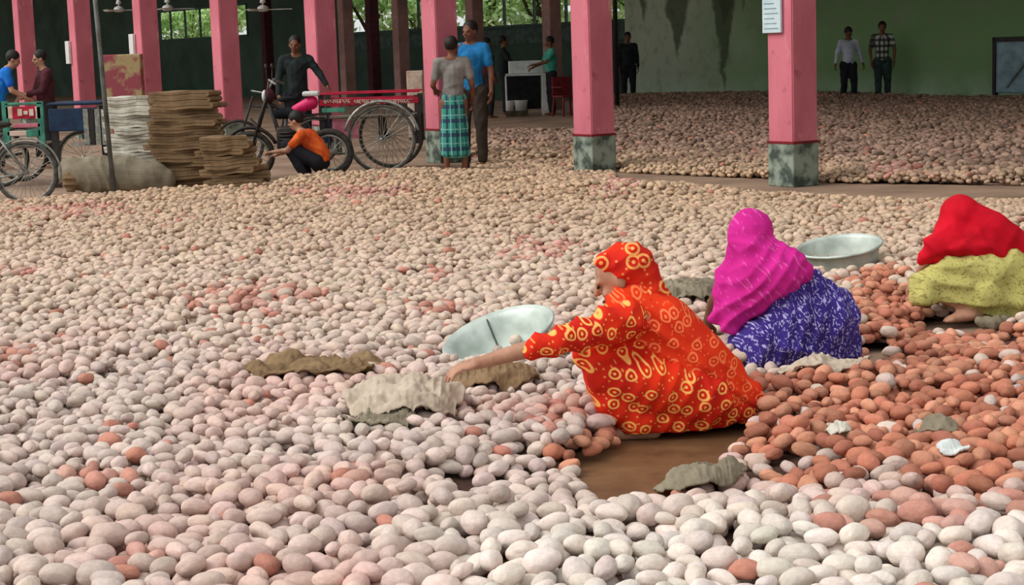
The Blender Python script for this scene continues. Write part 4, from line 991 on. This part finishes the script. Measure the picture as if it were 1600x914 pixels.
# ------------------------------------------------------------------ wheels, bicycle, carts
def wheel(parent, ctr, R_, axis_rz=0, tyre='rubber', spokes=24, th=.022, rim='chrome', name='wheel'):
    m_ = MB(); ring = lambda rr: [(rr*math.cos(t_), 0, rr*math.sin(t_)) for t_ in np.linspace(0, 2*PI, 40, endpoint=False)]
    m_.tube(ring(R_-th), th, 8, closed=True); o_ = m_.build(name, M[tyre], parent, True); o_.location = ctr; o_.rotation_euler = (0, 0, axis_rz)
    MB().tube(ring(R_-2.2*th), th*.5, 6, closed=True).build('rim', M[rim], o_, True)
    s2 = MB()
    for k_ in range(spokes):
        t_ = 2*PI*k_/spokes; t2 = t_+(.35 if k_ % 2 else -.35)
        s2.tube([(.03*math.cos(t2), .02*(1 if k_ % 2 else -1), .03*math.sin(t2)), ((R_-2.2*th)*math.cos(t_), 0, (R_-2.2*th)*math.sin(t_))], .0032, 4)
    tag(s2.build('spokes', M[rim], o_), kind='stuff')
    MB().tube([(0, -.05, 0), (0, .05, 0)], .022, 10).build('hub', M[rim], o_, True)
    return o_
bi = empty('bicycle', spot_on(45, 320), 0, 'pale grey bicycle cut by the left edge, standing on the floor', 'bicycle')
Rr_ = .345
wheel(bi, (0, 0, Rr_), Rr_, 0, spokes=30); wheel(bi, (-1.05, 0, Rr_), Rr_, 0, spokes=30)
fr = MB(); BB = (-.43, 0, .29); ST = (-.28, 0, .80); HT = (-.86, 0, .82); HB = (-.89, 0, .62)
for a_, b_, r_ in ((BB, ST, .014), (HT, (-.30, 0, .76), .014), (HB, BB, .016), ((0, .05, Rr_), (BB[0], .03, BB[2]), .010), ((0, -.05, Rr_), (BB[0], -.03, BB[2]), .010), ((0, .05, Rr_), (-.29, .02, .76), .010), ((0, -.05, Rr_), (-.29, -.02, .76), .010), (HT, HB, .018)): fr.tube([a_, b_], r_, 8)
fr.build('frame', M['chrome'], bi, True)
fk = MB(); fk.tube([HB, (-.93, .05, .5), (-1.05, .05, Rr_)], .011, 8); fk.tube([HB, (-.93, -.05, .5), (-1.05, -.05, Rr_)], .011, 8); fk.build('fork', M['chrome'], bi, True)
MB().tube([(-.82, -.27, .92), (-.80, -.15, 1.0), (-.85, 0, .98), (-.80, .15, 1.0), (-.82, .27, .92)], .012, 8).build('handlebar', M['chrome'], bi, True)
sdl = MB(); sdl.ball((-.25, 0, .87), (.13, .08, .04)); sdl.tube([ST, (-.25, 0, .86)], .013, 8); sdl.build('saddle', M['black_metal'], bi, True)
gd = MB(); gd.tube([((Rr_+.025)*math.cos(t_), 0, Rr_+(Rr_+.025)*math.sin(t_)) for t_ in np.linspace(-.35, 2.5, 22)], .012, 6); gd.build('mudguard', M['chrome'], bi, True)
ch = MB(); ch.tube([(BB[0]+.09*math.cos(t_), -.04, BB[2]+.09*math.sin(t_)) for t_ in np.linspace(0, 2*PI, 20, endpoint=False)], .008, 6, closed=True); ch.tube([(BB[0], -.06, BB[2]), (BB[0]+.1, -.06, BB[2]-.14)], .01, 6); ch.build('crank', M['black_metal'], bi, True)

# left cargo tricycle: painted slatted end, dark blue covered bench behind
Yv = 21.5
def L(px, py, Y=Yv): return at(px, py, Y)
bs = L(40, 225); vt = empty('cargo_tricycle', (bs.x, bs.y, 0), 0, 'cargo tricycle with red, pink and green painted end boards behind the bicycle', 'tricycle')
def lb(x0, y0, x1, y1, Y=Yv, d=.05, B=None):
    a_, b_ = L(x0, y1, Y), L(x1, y0, Y); B = B or bs
    return (a_.x-B.x, a_.y-B.y-d/2, a_.z), (b_.x-B.x, a_.y-B.y+d/2, b_.z)
for (x0, y0, x1, y1, mt) in ((8, 159, 66, 165, 'green_paint'), (10, 166, 20, 186, 'cream'), (20, 166, 56, 186, 'red_paint'), (56, 166, 64, 186, 'cream'), (22, 192, 64, 200, 'pink_paint'), (12, 204, 42, 213, 'cream'), (42, 202, 64, 214, 'green_paint'), (22, 218, 60, 224, 'cream')):
    MB().box(*lb(x0, y0, x1, y1), bev=.008).build('board', M[mt], vt)
em = MB()
for k_ in range(3): x_ = 28+k_*9; em.box(*lb(x_, 170+k_ % 2*3, x_+6, 181-k_ % 2*2, Yv-.04, .01))
em.build('painted_motif', M['cream'], vt)
for x_ in (63, 8): MB().box(*lb(x_, 158, x_+4, 236, d=.05)).build('post', M['green_paint'], vt)
dk = MB(); (a0, a1) = lb(5, 226, 66, 232); dk.box((a0[0], a0[1]-.1, a0[2]), (a1[0], a1[1]+1.1, a1[2])); dk.build('deck', M['wood'], vt)
wheel(vt, (-.35, .1, .36), .36, 0, 'dark_rubber', 18); wheel(vt, (-.35, 1.0, .36), .36, 0, 'dark_rubber', 18)
MB().tube([(-.35, .1, .36), (-.35, 1.0, .36)], .02, 8).build('axle', M['black_metal'], vt)
for x_ in (-.30, .15): MB().box((x_-.03, .0, .36), (x_+.03, .08, .55)).build('bracket', M['black_metal'], vt)
Yb = 21.0; bs2 = L(115, 235, Yb); bn = empty('van_bed', (bs2.x, bs2.y, 0), 0, 'dark blue padded cart bed with pale metal uprights beside the steel post', 'cart')
def lb2(x0, y0, x1, y1, d=.05, off=0):
    a_, b_ = lb(x0, y0, x1, y1, Yb, d, bs2); return (a_[0], a_[1]+off, a_[2]), (b_[0], b_[1]+off, b_[2])
(a0, a1) = lb2(74, 158, 160, 166); MB().box((a0[0], a0[1], a0[2]), (a1[0], a1[1]+.7, a1[2]), bev=.02).build('pad', M['blue_paint'], bn)
(a0, a1) = lb2(78, 168, 150, 206); MB().box(a0, a1, bev=.01).build('side_panel', M['blue_paint'], bn)
for y_ in (172, 208): (a0, a1) = lb2(130, y_, 182, y_+5); MB().box(a0, a1).build('rail', M['black_metal'], bn)
for x_ in (134, 143, 152, 162): (a0, a1) = lb2(x_, 170, x_+4, 226, .03, -.03); MB().box(a0, a1).build('upright', M['chrome'] if x_ % 2 == 0 else M['black_metal'], bn)
(a0, a1) = lb2(112, 222, 150, 228); MB().box(a0, a1).build('foot_rail', M['chrome'], bn)
for x_ in (80, 158):
    (a0, a1) = lb2(x_, 165, x_+5, 250, .05, .1); MB().box((a0[0], a0[1], 0), (a1[0], a1[1], a1[2])).build('leg', M['black_metal'], bn)
wheel(bn, (.0, .5, .34), .34, 0, 'dark_rubber', 18)

# red flatbed cart
bs3 = spot_on(600, 270); ct = empty('red_cart', (bs3.x, bs3.y, 0), 0, 'red painted flatbed cart with lettered side board and large spoked wheel', 'cart')
Yc = bs3.y
def lc(x0, y0, x1, y1, d=.04, off=0):
    a_, b_ = at(x0, y1, Yc), at(x1, y0, Yc); return (a_.x-bs3.x, off-d/2, a_.z), (b_.x-bs3.x, off+d/2, b_.z)
for off in (-.02, .82):
    (a0, a1) = lc(496, 141, 656, 149, .06, off); MB().box(a0, a1, bev=.008).build('top_rail', M['red_paint'], ct)
    (a0, a1) = lc(500, 151, 654, 166, .03, off); MB().box(a0, a1, bev=.006).build('side_board', M['red_paint'], ct)
for (x0, x1) in ((507, 549), (554, 596), (601, 645)):
    g_ = MB(); x_ = x0; rr = random.Random(x0)
    a_, b_ = lc(x0, 155, x1, 156, .008, -.04); g_.box(a_, b_)
    while x_ < x1-3:
        w_ = rr.choice([2, 3, 4]); y1_ = rr.choice([160, 161, 162]); a_, b_ = lc(x_, 156, x_+1.2, y1_, .008, -.04); g_.box(a_, b_)
        if rr.random() < .6: a_, b_ = lc(x_, y1_-1.2, x_+w_, y1_, .008, -.04); g_.box(a_, b_)
        if rr.random() < .5: a_, b_ = lc(x_+w_-1, 157.5, x_+w_, 161, .008, -.04); g_.box(a_, b_)
        x_ += w_+1
    g_.build('lettering', M['cream'], ct)
(a0, a1) = lc(500, 181, 654, 186); MB().box((a0[0], -.05, a0[2]), (a1[0], .85, a1[2]), bev=.006).build('deck', M['wood'], ct)
(a0, a1) = lc(500, 177, 652, 181, .03, -.06); MB().box(a0, a1).build('deck_edge', M['chrome'], ct)
for x_ in (500, 650):
    for off in (0, .8): (a0, a1) = lc(x_, 148, x_+6, 224 if x_ > 600 else 205, .05, off); MB().box(a0, a1).build('post', M['black_metal'], ct)
(a0, a1) = lc(520, 187, 560, 217, .03, .0); MB().box(a0, a1, bev=.005).build('pink_panel', M['pink_paint'], ct)
(a0, a1) = lc(504, 168, 540, 176, .03, -.03); MB().box(a0, a1, bev=.005).build('green_panel', M['green_paint'], ct)
(a0, a1) = lc(503, 186, 519, 224, .03, .02); MB().box(a0, a1, bev=.005).build('blue_panel', M['blue_paint'], ct)
RW = .43
wheel(ct, (0, -.12, RW), RW, 0, 'rubber', 28, .020); wheel(ct, (.05, .92, RW), RW, 0, 'rubber', 28, .020)
MB().tube([(0, -.12, RW), (.05, .92, RW)], .02, 8).build('axle', M['black_metal'], ct)
MB().tube([((RW+.04)*math.cos(t_), -.12, RW+(RW+.04)*math.sin(t_)) for t_ in np.linspace(.2, 2.9, 20)], .02, 6).build('mudguard', M['chrome'], ct, True)
for off in (.0, .8): MB().tube([(-.02, off, .43), (-.02, off, .72)], .025, 8).build('spring_bracket', M['black_metal'], ct)

# motorcycle facing left
bs4 = spot_on(440, 283); mc = empty('motorcycle', (bs4.x, bs4.y+.45, 0), 0, 'dark motorcycle with pink tank and raised handlebar behind the crouching person', 'motorcycle')
wheel(mc, (-.42, 0, .30), .30, 0, 'dark_rubber', 16, .035); wheel(mc, (.55, 0, .30), .30, 0, 'dark_rubber', 16, .04)
q = MB(); [q.tube([(-.42, s_*.07, .30), (-.25, s_*.07, .82), (-.16, s_*.07, 1.06)], .018, 8) for s_ in (-1, 1)]; q.build('fork', M['black_metal'], mc, True)
MB().tube([(-.02, -.36, 1.16), (-.12, -.22, 1.22), (-.17, 0, 1.08), (-.12, .22, 1.22), (-.02, .36, 1.16)], .014, 8).build('handlebar', M['chrome'], mc, True)
q = MB(); q.ball((-.16, 0, 1.02), (.075, .09, .09)); q.build('headlamp', M['maroon'], mc, True); MB().ball((-.21, 0, 1.02), (.04, .075, .075)).build('lamp_glass', M['white_plastic'], mc, True)
for s_ in (-1, 1):
    q = MB(); q.tube([(-.14, s_*.2, 1.2), (-.14, s_*.28, 1.34)], .007, 6); q.ball((-.14, s_*.28, 1.38), (.02, .05, .035)); q.build('mirror', M['black_metal'], mc, True)
q = MB(); q.cap((.16, 0, .84), .06, (.36, 0, .92), .085); organic('tank', q, M['hot_pink'], mc, .012, 3)
q = MB(); q.cap((-.05, 0, .80), .07, (.12, 0, .80), .07); organic('seat', q, M['dark_cloth'], mc, .012, 3)
MB().box((.26, -.11, 1.0), (.46, .11, 1.06), bev=.02).build('tank_cover', M['white_plastic'], mc, True)
q = MB(); q.box((-.08, -.13, .32), (.24, .13, .64), bev=.03); [q.box((-.04, -.15, .40+.04*k_), (.20, .15, .415+.04*k_)) for k_ in range(5)]; q.build('engine', M['black_metal'], mc, True)
q = MB(); q.tube([(-.17, 0, .98), (-.05, 0, .50), (.20, 0, .32), (.55, 0, .30)], .025, 8); q.tube([(-.17, 0, .93), (.2, 0, .76), (.55, 0, .78), (.55, .08, .30)], .022, 8); q.tube([(.3, 0, .78), (.36, 0, 1.0)], .02, 8); q.build('frame', M['black_metal'], mc, True)
MB().tube([(0, -.14, .35), (.28, -.16, .27), (.66, -.16, .33)], [.02, .03, .04], 10).build('exhaust', M['chrome'], mc, True)
MB().tube([(-.42+.34*math.cos(t_), 0, .30+.34*math.sin(t_)) for t_ in np.linspace(.4, 2.6, 14)], .025, 6).build('mudguard', M['black_metal'], mc, True)
MB().tube([(.15, .1, .3), (.22, .28, .0)], .012, 6).build('kickstand', M['black_metal'], mc, True)
# bicycle parked in front of the motorcycle, dark and narrow
bk = empty('bicycle', Vector((spot_on(408, 276).x, spot_on(408, 276).y+1.6, 0)), .25, 'dark bicycle parked behind the front wheel of the motorcycle', 'bicycle')
wheel(bk, (-.50, 0, .34), .34, 0, 'dark_rubber', 20); wheel(bk, (.52, 0, .34), .34, 0, 'dark_rubber', 20)
q = MB(); [q.tube([a_, b_], .015, 8) for a_, b_ in (((-.30, 0, .85), (.15, 0, .80)), ((-.33, 0, .68), (.05, 0, .30)), ((.05, 0, .30), (.15, 0, .88)), ((.05, 0, .30), (.52, 0, .34)), ((.15, 0, .80), (.52, 0, .34)), ((-.28, 0, .98), (-.50, 0, .34)))]; q.build('frame', M['black_metal'], bk, True)
MB().tube([(-.15, -.28, 1.02), (-.28, -.12, 1.05), (-.28, .12, 1.05), (-.15, .28, 1.02)], .012, 8).build('handlebar', M['chrome'], bk, True)
q = MB(); q.ball((.17, 0, .92), (.13, .07, .04)); q.build('saddle', M['dark_cloth'], bk, True)

# ------------------------------------------------------------------ folded sacks in stacks
def folded(k_, wd, dp, t_):
    """one sack folded once: two layers joined by a round bend on the right"""
    r_ = random.Random(k_); m_ = MB(); h_ = t_*.46; g_ = t_*.04; path = []
    n_ = 7
    for i in range(n_+1): x_ = -wd/2+wd*i/n_; path.append((x_, t_))
    for a_ in (60, 20, -20, -60): path.append((wd/2+math.cos(math.radians(a_))*t_*.45, t_/2+math.sin(math.radians(a_))*t_/2))
    for i in range(n_, -1, -1): x_ = -wd/2+wd*i/n_+(.015 if i == 0 else 0); path.append((x_, 0))
    for i in range(n_+1): x_ = -wd/2+wd*i/n_; path.append((x_*.985, h_))
    path.append((wd/2-.01, t_/2))
    for i in range(n_, -1, -1): x_ = -wd/2+wd*i/n_; path.append((x_*.99, t_-h_))
    ny = 4; L_ = len(path)
    for j in range(ny+1):
        y_ = -dp/2+dp*j/ny
        for (x_, z_) in path:
            nn_ = mnoise.noise(Vector((x_*5, y_*4, k_*3.1)))
            m_.v.append((x_+.03*nn_, y_+.035*mnoise.noise(Vector((x_*4, 7, k_))), z_+.022*mnoise.noise(Vector((x_*4+9, y_*3, 1.7)))))
    for j in range(ny):
        for i in range(L_): m_.f.append((j*L_+i, j*L_+(i+1) % L_, (j+1)*L_+(i+1) % L_, (j+1)*L_+i))
    # end caps as strips: upper and lower layer
    T_ = list(range(0, n_+1)); B_ = list(range(n_+5, 2*n_+6)); I1 = list(range(2*n_+6, 3*n_+7)); I2 = list(range(3*n_+8, 4*n_+9))
    for j in (0, ny):
        o_ = j*L_
        for i in range(n_):
            m_.f.append(tuple(o_+v for v in ((T_[i], T_[i+1], I2[n_-i-1], I2[n_-i]))))
            m_.f.append(tuple(o_+v for v in ((B_[n_-i], B_[n_-i-1], I1[i+1], I1[i]))))
        m_.f.append(tuple(o_+v for v in (T_[n_], n_+1, n_+2, 3*n_+7, I2[0]))); m_.f.append(tuple(o_+v for v in (n_+3, n_+4, B_[0], I1[n_], 3*n_+7, n_+2)))
    m_.mi = [0]*len(m_.f)
    return m_
ORD = ['topmost', 'second', 'third', 'fourth', 'fifth', 'sixth', 'seventh', 'eighth', 'ninth', 'tenth', 'eleventh', 'twelfth', 'thirteenth', 'fourteenth', 'fifteenth', 'sixteenth', 'seventeenth', 'eighteenth']
fm = [folded(k_, .70, .55, .066) for k_ in range(5)]
meshes = {}
def stack(n, pxs, Y, t_, mt, lab, group, wscale, lean):
    z_ = 0.005
    for k_ in range(n):
        key = (k_ % 5, mt)
        if key not in meshes:
            tmp = fm[k_ % 5].build('folded_sack', M[mt], None, False); meshes[key] = tmp.data; o_ = tmp
        else: o_ = bpy.data.objects.new('folded_sack', meshes[key]); COL.objects.link(o_)
        f_ = k_/(n-1); px_ = pxs[0]*(1-f_)+pxs[1]*f_; q_ = at(px_, 250, Y)
        rr = random.Random(k_*7+n)
        o_.location = (q_.x+rr.uniform(-.05, .05), Y+rr.uniform(-.05, .05), z_); o_.scale = (wscale[0]*(1-f_)+wscale[1]*f_, 1, t_/.066); o_.rotation_euler = (0, lean*math.sin(f_*3)*(0 if k_ == 0 else 1), rr.uniform(-.22, .22))
        z_ += t_
        tag(o_, ('%s sack from the top of %s' % (ORD[n-1-k_], lab)) if k_ < n-1 else 'topmost sack of %s' % lab, 'sack', group)
stack(17, (303, 292), 20.15, .0665, 'gunny', 'the tall brown stack of folded jute sacks', 'folded jute sacks in the tall stack', (1.35, 1.0), .0)
stack(9, (372, 352), 19.55, .069, 'gunny', 'the low brown stack beside the tall one', 'folded jute sacks in the low stack', (.95, .72), -.05)
stack(15, (226, 214), 20.6, .072, 'white_sack', 'the pale stack left of the brown one', 'pale folded sacks', (.86, .80), .0)

# big bulging sack lying on its side in front of the steel pole
q = spot_on(180, 306); W = Rel(q, q.y+.25)
m_ = MB(); m_.chain([(W(118, 272), .19), (W(150, 272), .225), (W(205, 275), .23), (W(240, 278), .20), (W(256, 282), .15)], 18); m_.chain([(W(112, 262), .14), (W(104, 262), .10)]); m_.chain([(W(140, 290, -.05), .12), (W(150, 300, -.08), .06)])
bg = empty('full_sack', q, 0, 'bulging brown jute sack lying on its side behind the thin steel pole', 'sack')
organic('bag', m_, M['gunny_grey'], bg, .016, 6, fold=folds((.9, .2, .3), 22, .010, 1.5, seed=77), zcut=.02)
m_ = MB(); m_.ball(W(110, 284, -.16), (.10, .05, .12)); organic('mouth_fold', m_, M['gunny'], bg, .012, 2, fold=folds((.2, .1, 1), 50, .01))
# steel pole, leaning
pb = spot_on(178, 306); pt = at(143, -60, pb.y+.1)
o = MB().tube([(0, 0, 0), tuple(pt-pb)], .028, 12).build('steel_pole', M['rust'], None, True); o.location = pb; tag(o, 'thin leaning steel pole in front of the bulging sack', 'pole')
q = MB(); q.ball((0, 0, .05), (.09, .07, .06)); o = organic('stone', q, M['cream'], None, .015, 2, fold=folds((1, .2, .4), 20, .012)); o.location = spot_on(432, 298); tag(o, 'pale stone at the foot of the low sack stack', 'stone')

# ------------------------------------------------------------------ table, chair, cabinet, pots, fans, switch boxes
tq = at(826, 118, 39.3); tb = empty('table', (tq.x, tq.y, 0), 0, 'long table with white cloth top and dark skirt, among the men at the back', 'table')
zt = tq.z
MB().box((-.52, -.4, zt), (.46, .5, zt+.05), bev=.01).build('tabletop', M['white_cloth'], tb)
MB().box((-.50, -.36, .15), (.25, -.32, zt)).build('panel', M['dark_cloth'], tb)  # dark sheet filling the front below the tabletop
for x_, y_ in ((.36, -.34), (-.46, -.30), (.36, .44), (-.46, .44)): MB().box((x_-.08, y_-.05, 0), (x_+.08, y_+.05, zt), bev=.01).build('leg', M['white_plastic'], tb)
o = MB().box((-.45, -.2, 0), (.35, .3, .28), bev=.02).build('white_box', M['white_cloth']); o.location = (tq.x, tq.y, zt+.052); tag(o, 'long white box lying on the table at the back', 'box')
for px_, s_, lb_ in ((797, .10, 'small white pot under the table, nearer its left leg'), (814, .16, 'wider white tub under the middle of the table')):
    p_ = at(px_, 165, 38.9); m_ = MB(); m_.lathe([(0, 0), (s_*.8, 0), (s_, .22), (s_*1.06, .23), (s_*.9, .22), (s_*.7, .03), (0, .03)], 20); o = m_.build('pot', M['white_plastic'], None, True); o.location = (p_.x, p_.y, .13); tag(o, lb_, 'pot')
    m_ = MB().box((-s_, -s_, 0), (s_, s_, .13)); o2 = m_.build('low_block', M['wood']); o2.location = (p_.x, p_.y, 0); tag(o2, 'low wooden block under the '+lb_.split(' under')[0], 'block')
p_ = at(886, 165, 38); ch_ = empty('plastic_chair', (p_.x, p_.y, 0), .5, 'dark red plastic chair just left of the second pink pillar', 'chair')
MB().box((-.24, -.24, .42), (.24, .24, .46), bev=.01).build('seat', M['red_plastic'], ch_)
MB().box((-.24, .20, .46), (.24, .24, .86), bev=.015).build('backrest', M['red_plastic'], ch_)
for sx_ in (-1, 1):
    for sy_ in (-1, 1): MB().tube([(sx_*.2, sy_*.2, .42), (sx_*.24, sy_*.24, 0)], .025, 8).build('leg', M['red_plastic'], ch_)
    MB().box((sx_*.24-.025, -.22, .62), (sx_*.24+.025, .22, .65), bev=.008).build('armrest', M['red_plastic'], ch_)
p_ = at(650, 150, 30); cb = empty('cabinet', (p_.x, p_.y, 0), 0, 'pale box cabinet standing behind the red cart', 'cabinet')
MB().box((-.14, -.2, .05), (.14, .2, 1.18), bev=.01).build('body', M['cream'], cb); MB().box((-.12, -.22, .1), (.12, -.2, 1.12), bev=.004).build('door', M['cream'], cb); MB().box((-.14, -.18, 0), (.14, .18, .05)).build('plinth', M['wood'], cb)
def fan(px, py, Y, lab, rz):
    p_ = at(px, py, Y); f_ = empty('ceiling_fan', p_, rz, lab, 'fan')
    MB().tube([(0, 0, .08), (0, 0, 7.4-p_.z)], .018, 8).build('rod', M['white_plastic'], f_, True)
    m_ = MB(); m_.lathe([(0, .10), (.05, .10), (.12, .06), (.13, 0), (.10, -.04), (0, -.05)], 20); m_.build('motor', M['white_plastic'], f_, True)
    m_ = MB(); m_.lathe([(.02, .3), (.06, .2), (.07, .16), (.02, .14)], 14); m_.build('canopy', M['white_plastic'], f_, True)
    for k_ in range(3):
        m_ = MB().box((.1, -.06, -.008), (.66, .06, .004), bev=.003); b_ = m_.build('blade', M['white_plastic'], f_); b_.rotation_euler = (.12, 0, 2*PI*k_/3)
fan(411, 15, 40, 'white ceiling fan right of the pillar by the sack stack', .1); fan(262, 14, 42, 'white ceiling fan between the two pillars above the sack stack', .5); fan(186, 16, 44, 'white ceiling fan just right of the thin steel pole', .2)
for i, px_, z0_, z1_, lb_ in ((5, 0, 1.62, 2.0, 'pale switch box on the pillar above the sack stack'), (6, 0, 1.5, 1.95, 'pale switch box on the pillar left of the steel pole')):
    o = MB().box((-.30, -PW*.46-.06, z0_), (-.10, -PW*.46-.007, z1_), bev=.006).build('switch_box', M['white_plastic']); o.location = rowpt(SP*i, 0); o.rotation_euler = (0, 0, BZ); tag(o, lb_, 'switch box')

# ------------------------------------------------------------------ trees outside the windows
def tree(px, Y, h_, cr, lab, seed):
    r_ = np.random.default_rng(seed); p_ = at(px, 90, Y); t_ = empty('tree', (p_.x, p_.y, 0), 0, lab, 'tree', 'trees beyond the back wall')
    m_ = MB(); m_.tube([(0, 0, 0), (.1, 0, h_*.4), (0, .1, h_*.8)], [.22, .16, .08], 8)
    for k_ in range(5): a_ = r_.uniform(0, 6.28); m_.tube([(.08, 0, h_*.35), (math.cos(a_)*cr*.6, math.sin(a_)*cr*.6, h_*.7)], [.08, .03], 6)
    m_.build('trunk', M['bark'], t_, True)
    n_ = 1900; cen = r_.normal(0, 1, (26, 3)); cen = cen/np.linalg.norm(cen, axis=1)[:, None]*r_.uniform(.3, 1, (26, 1)); pts = cen[r_.integers(0, 26, n_)]*np.array([cr, cr, h_*.34])+r_.normal(0, .30, (n_, 3))+np.array([0, 0, h_*.62])
    a_ = r_.normal(0, 1, (n_, 3)); a_ /= np.linalg.norm(a_, axis=1)[:, None]; b_ = np.cross(a_, r_.normal(0, 1, (n_, 3))); b_ /= np.linalg.norm(b_, axis=1)[:, None]; a_ *= .16; b_ *= .08
    V = np.stack([pts-a_, pts+b_, pts+a_, pts-b_], 1).reshape(-1, 3)
    m_ = MB(); m_.v = V.tolist(); m_.f = [(4*i, 4*i+1, 4*i+2, 4*i+3) for i in range(n_)]; m_.mi = [0]*n_
    tag(m_.build('foliage', M['leaf'], t_), kind='stuff')
for i, (px_, Y, h_, cr, lb_) in enumerate(((575, 68, 6.5, 2.6, 'leafy tree seen through the window right of the man in black'), (655, 70, 6, 1.8, 'leafy tree seen just left of the pillar behind the man in grey'),
        (765, 64, 5.5, 1.6, 'leafy tree seen above the head of the man in blue'), (838, 60, 6, 1.6, 'leafy tree seen above the man in sea green shirt'), (990, 58, 5.5, 1.4, 'leafy tree seen beside the edge of the green wall'),
        (300, 92, 6, 2.2, 'leafy tree seen through the small left window'), (360, 90, 6, 1.6, 'leafy tree seen left and right of the pillar by the sacks'))): tree(px_, Y, h_, cr, lb_, i)
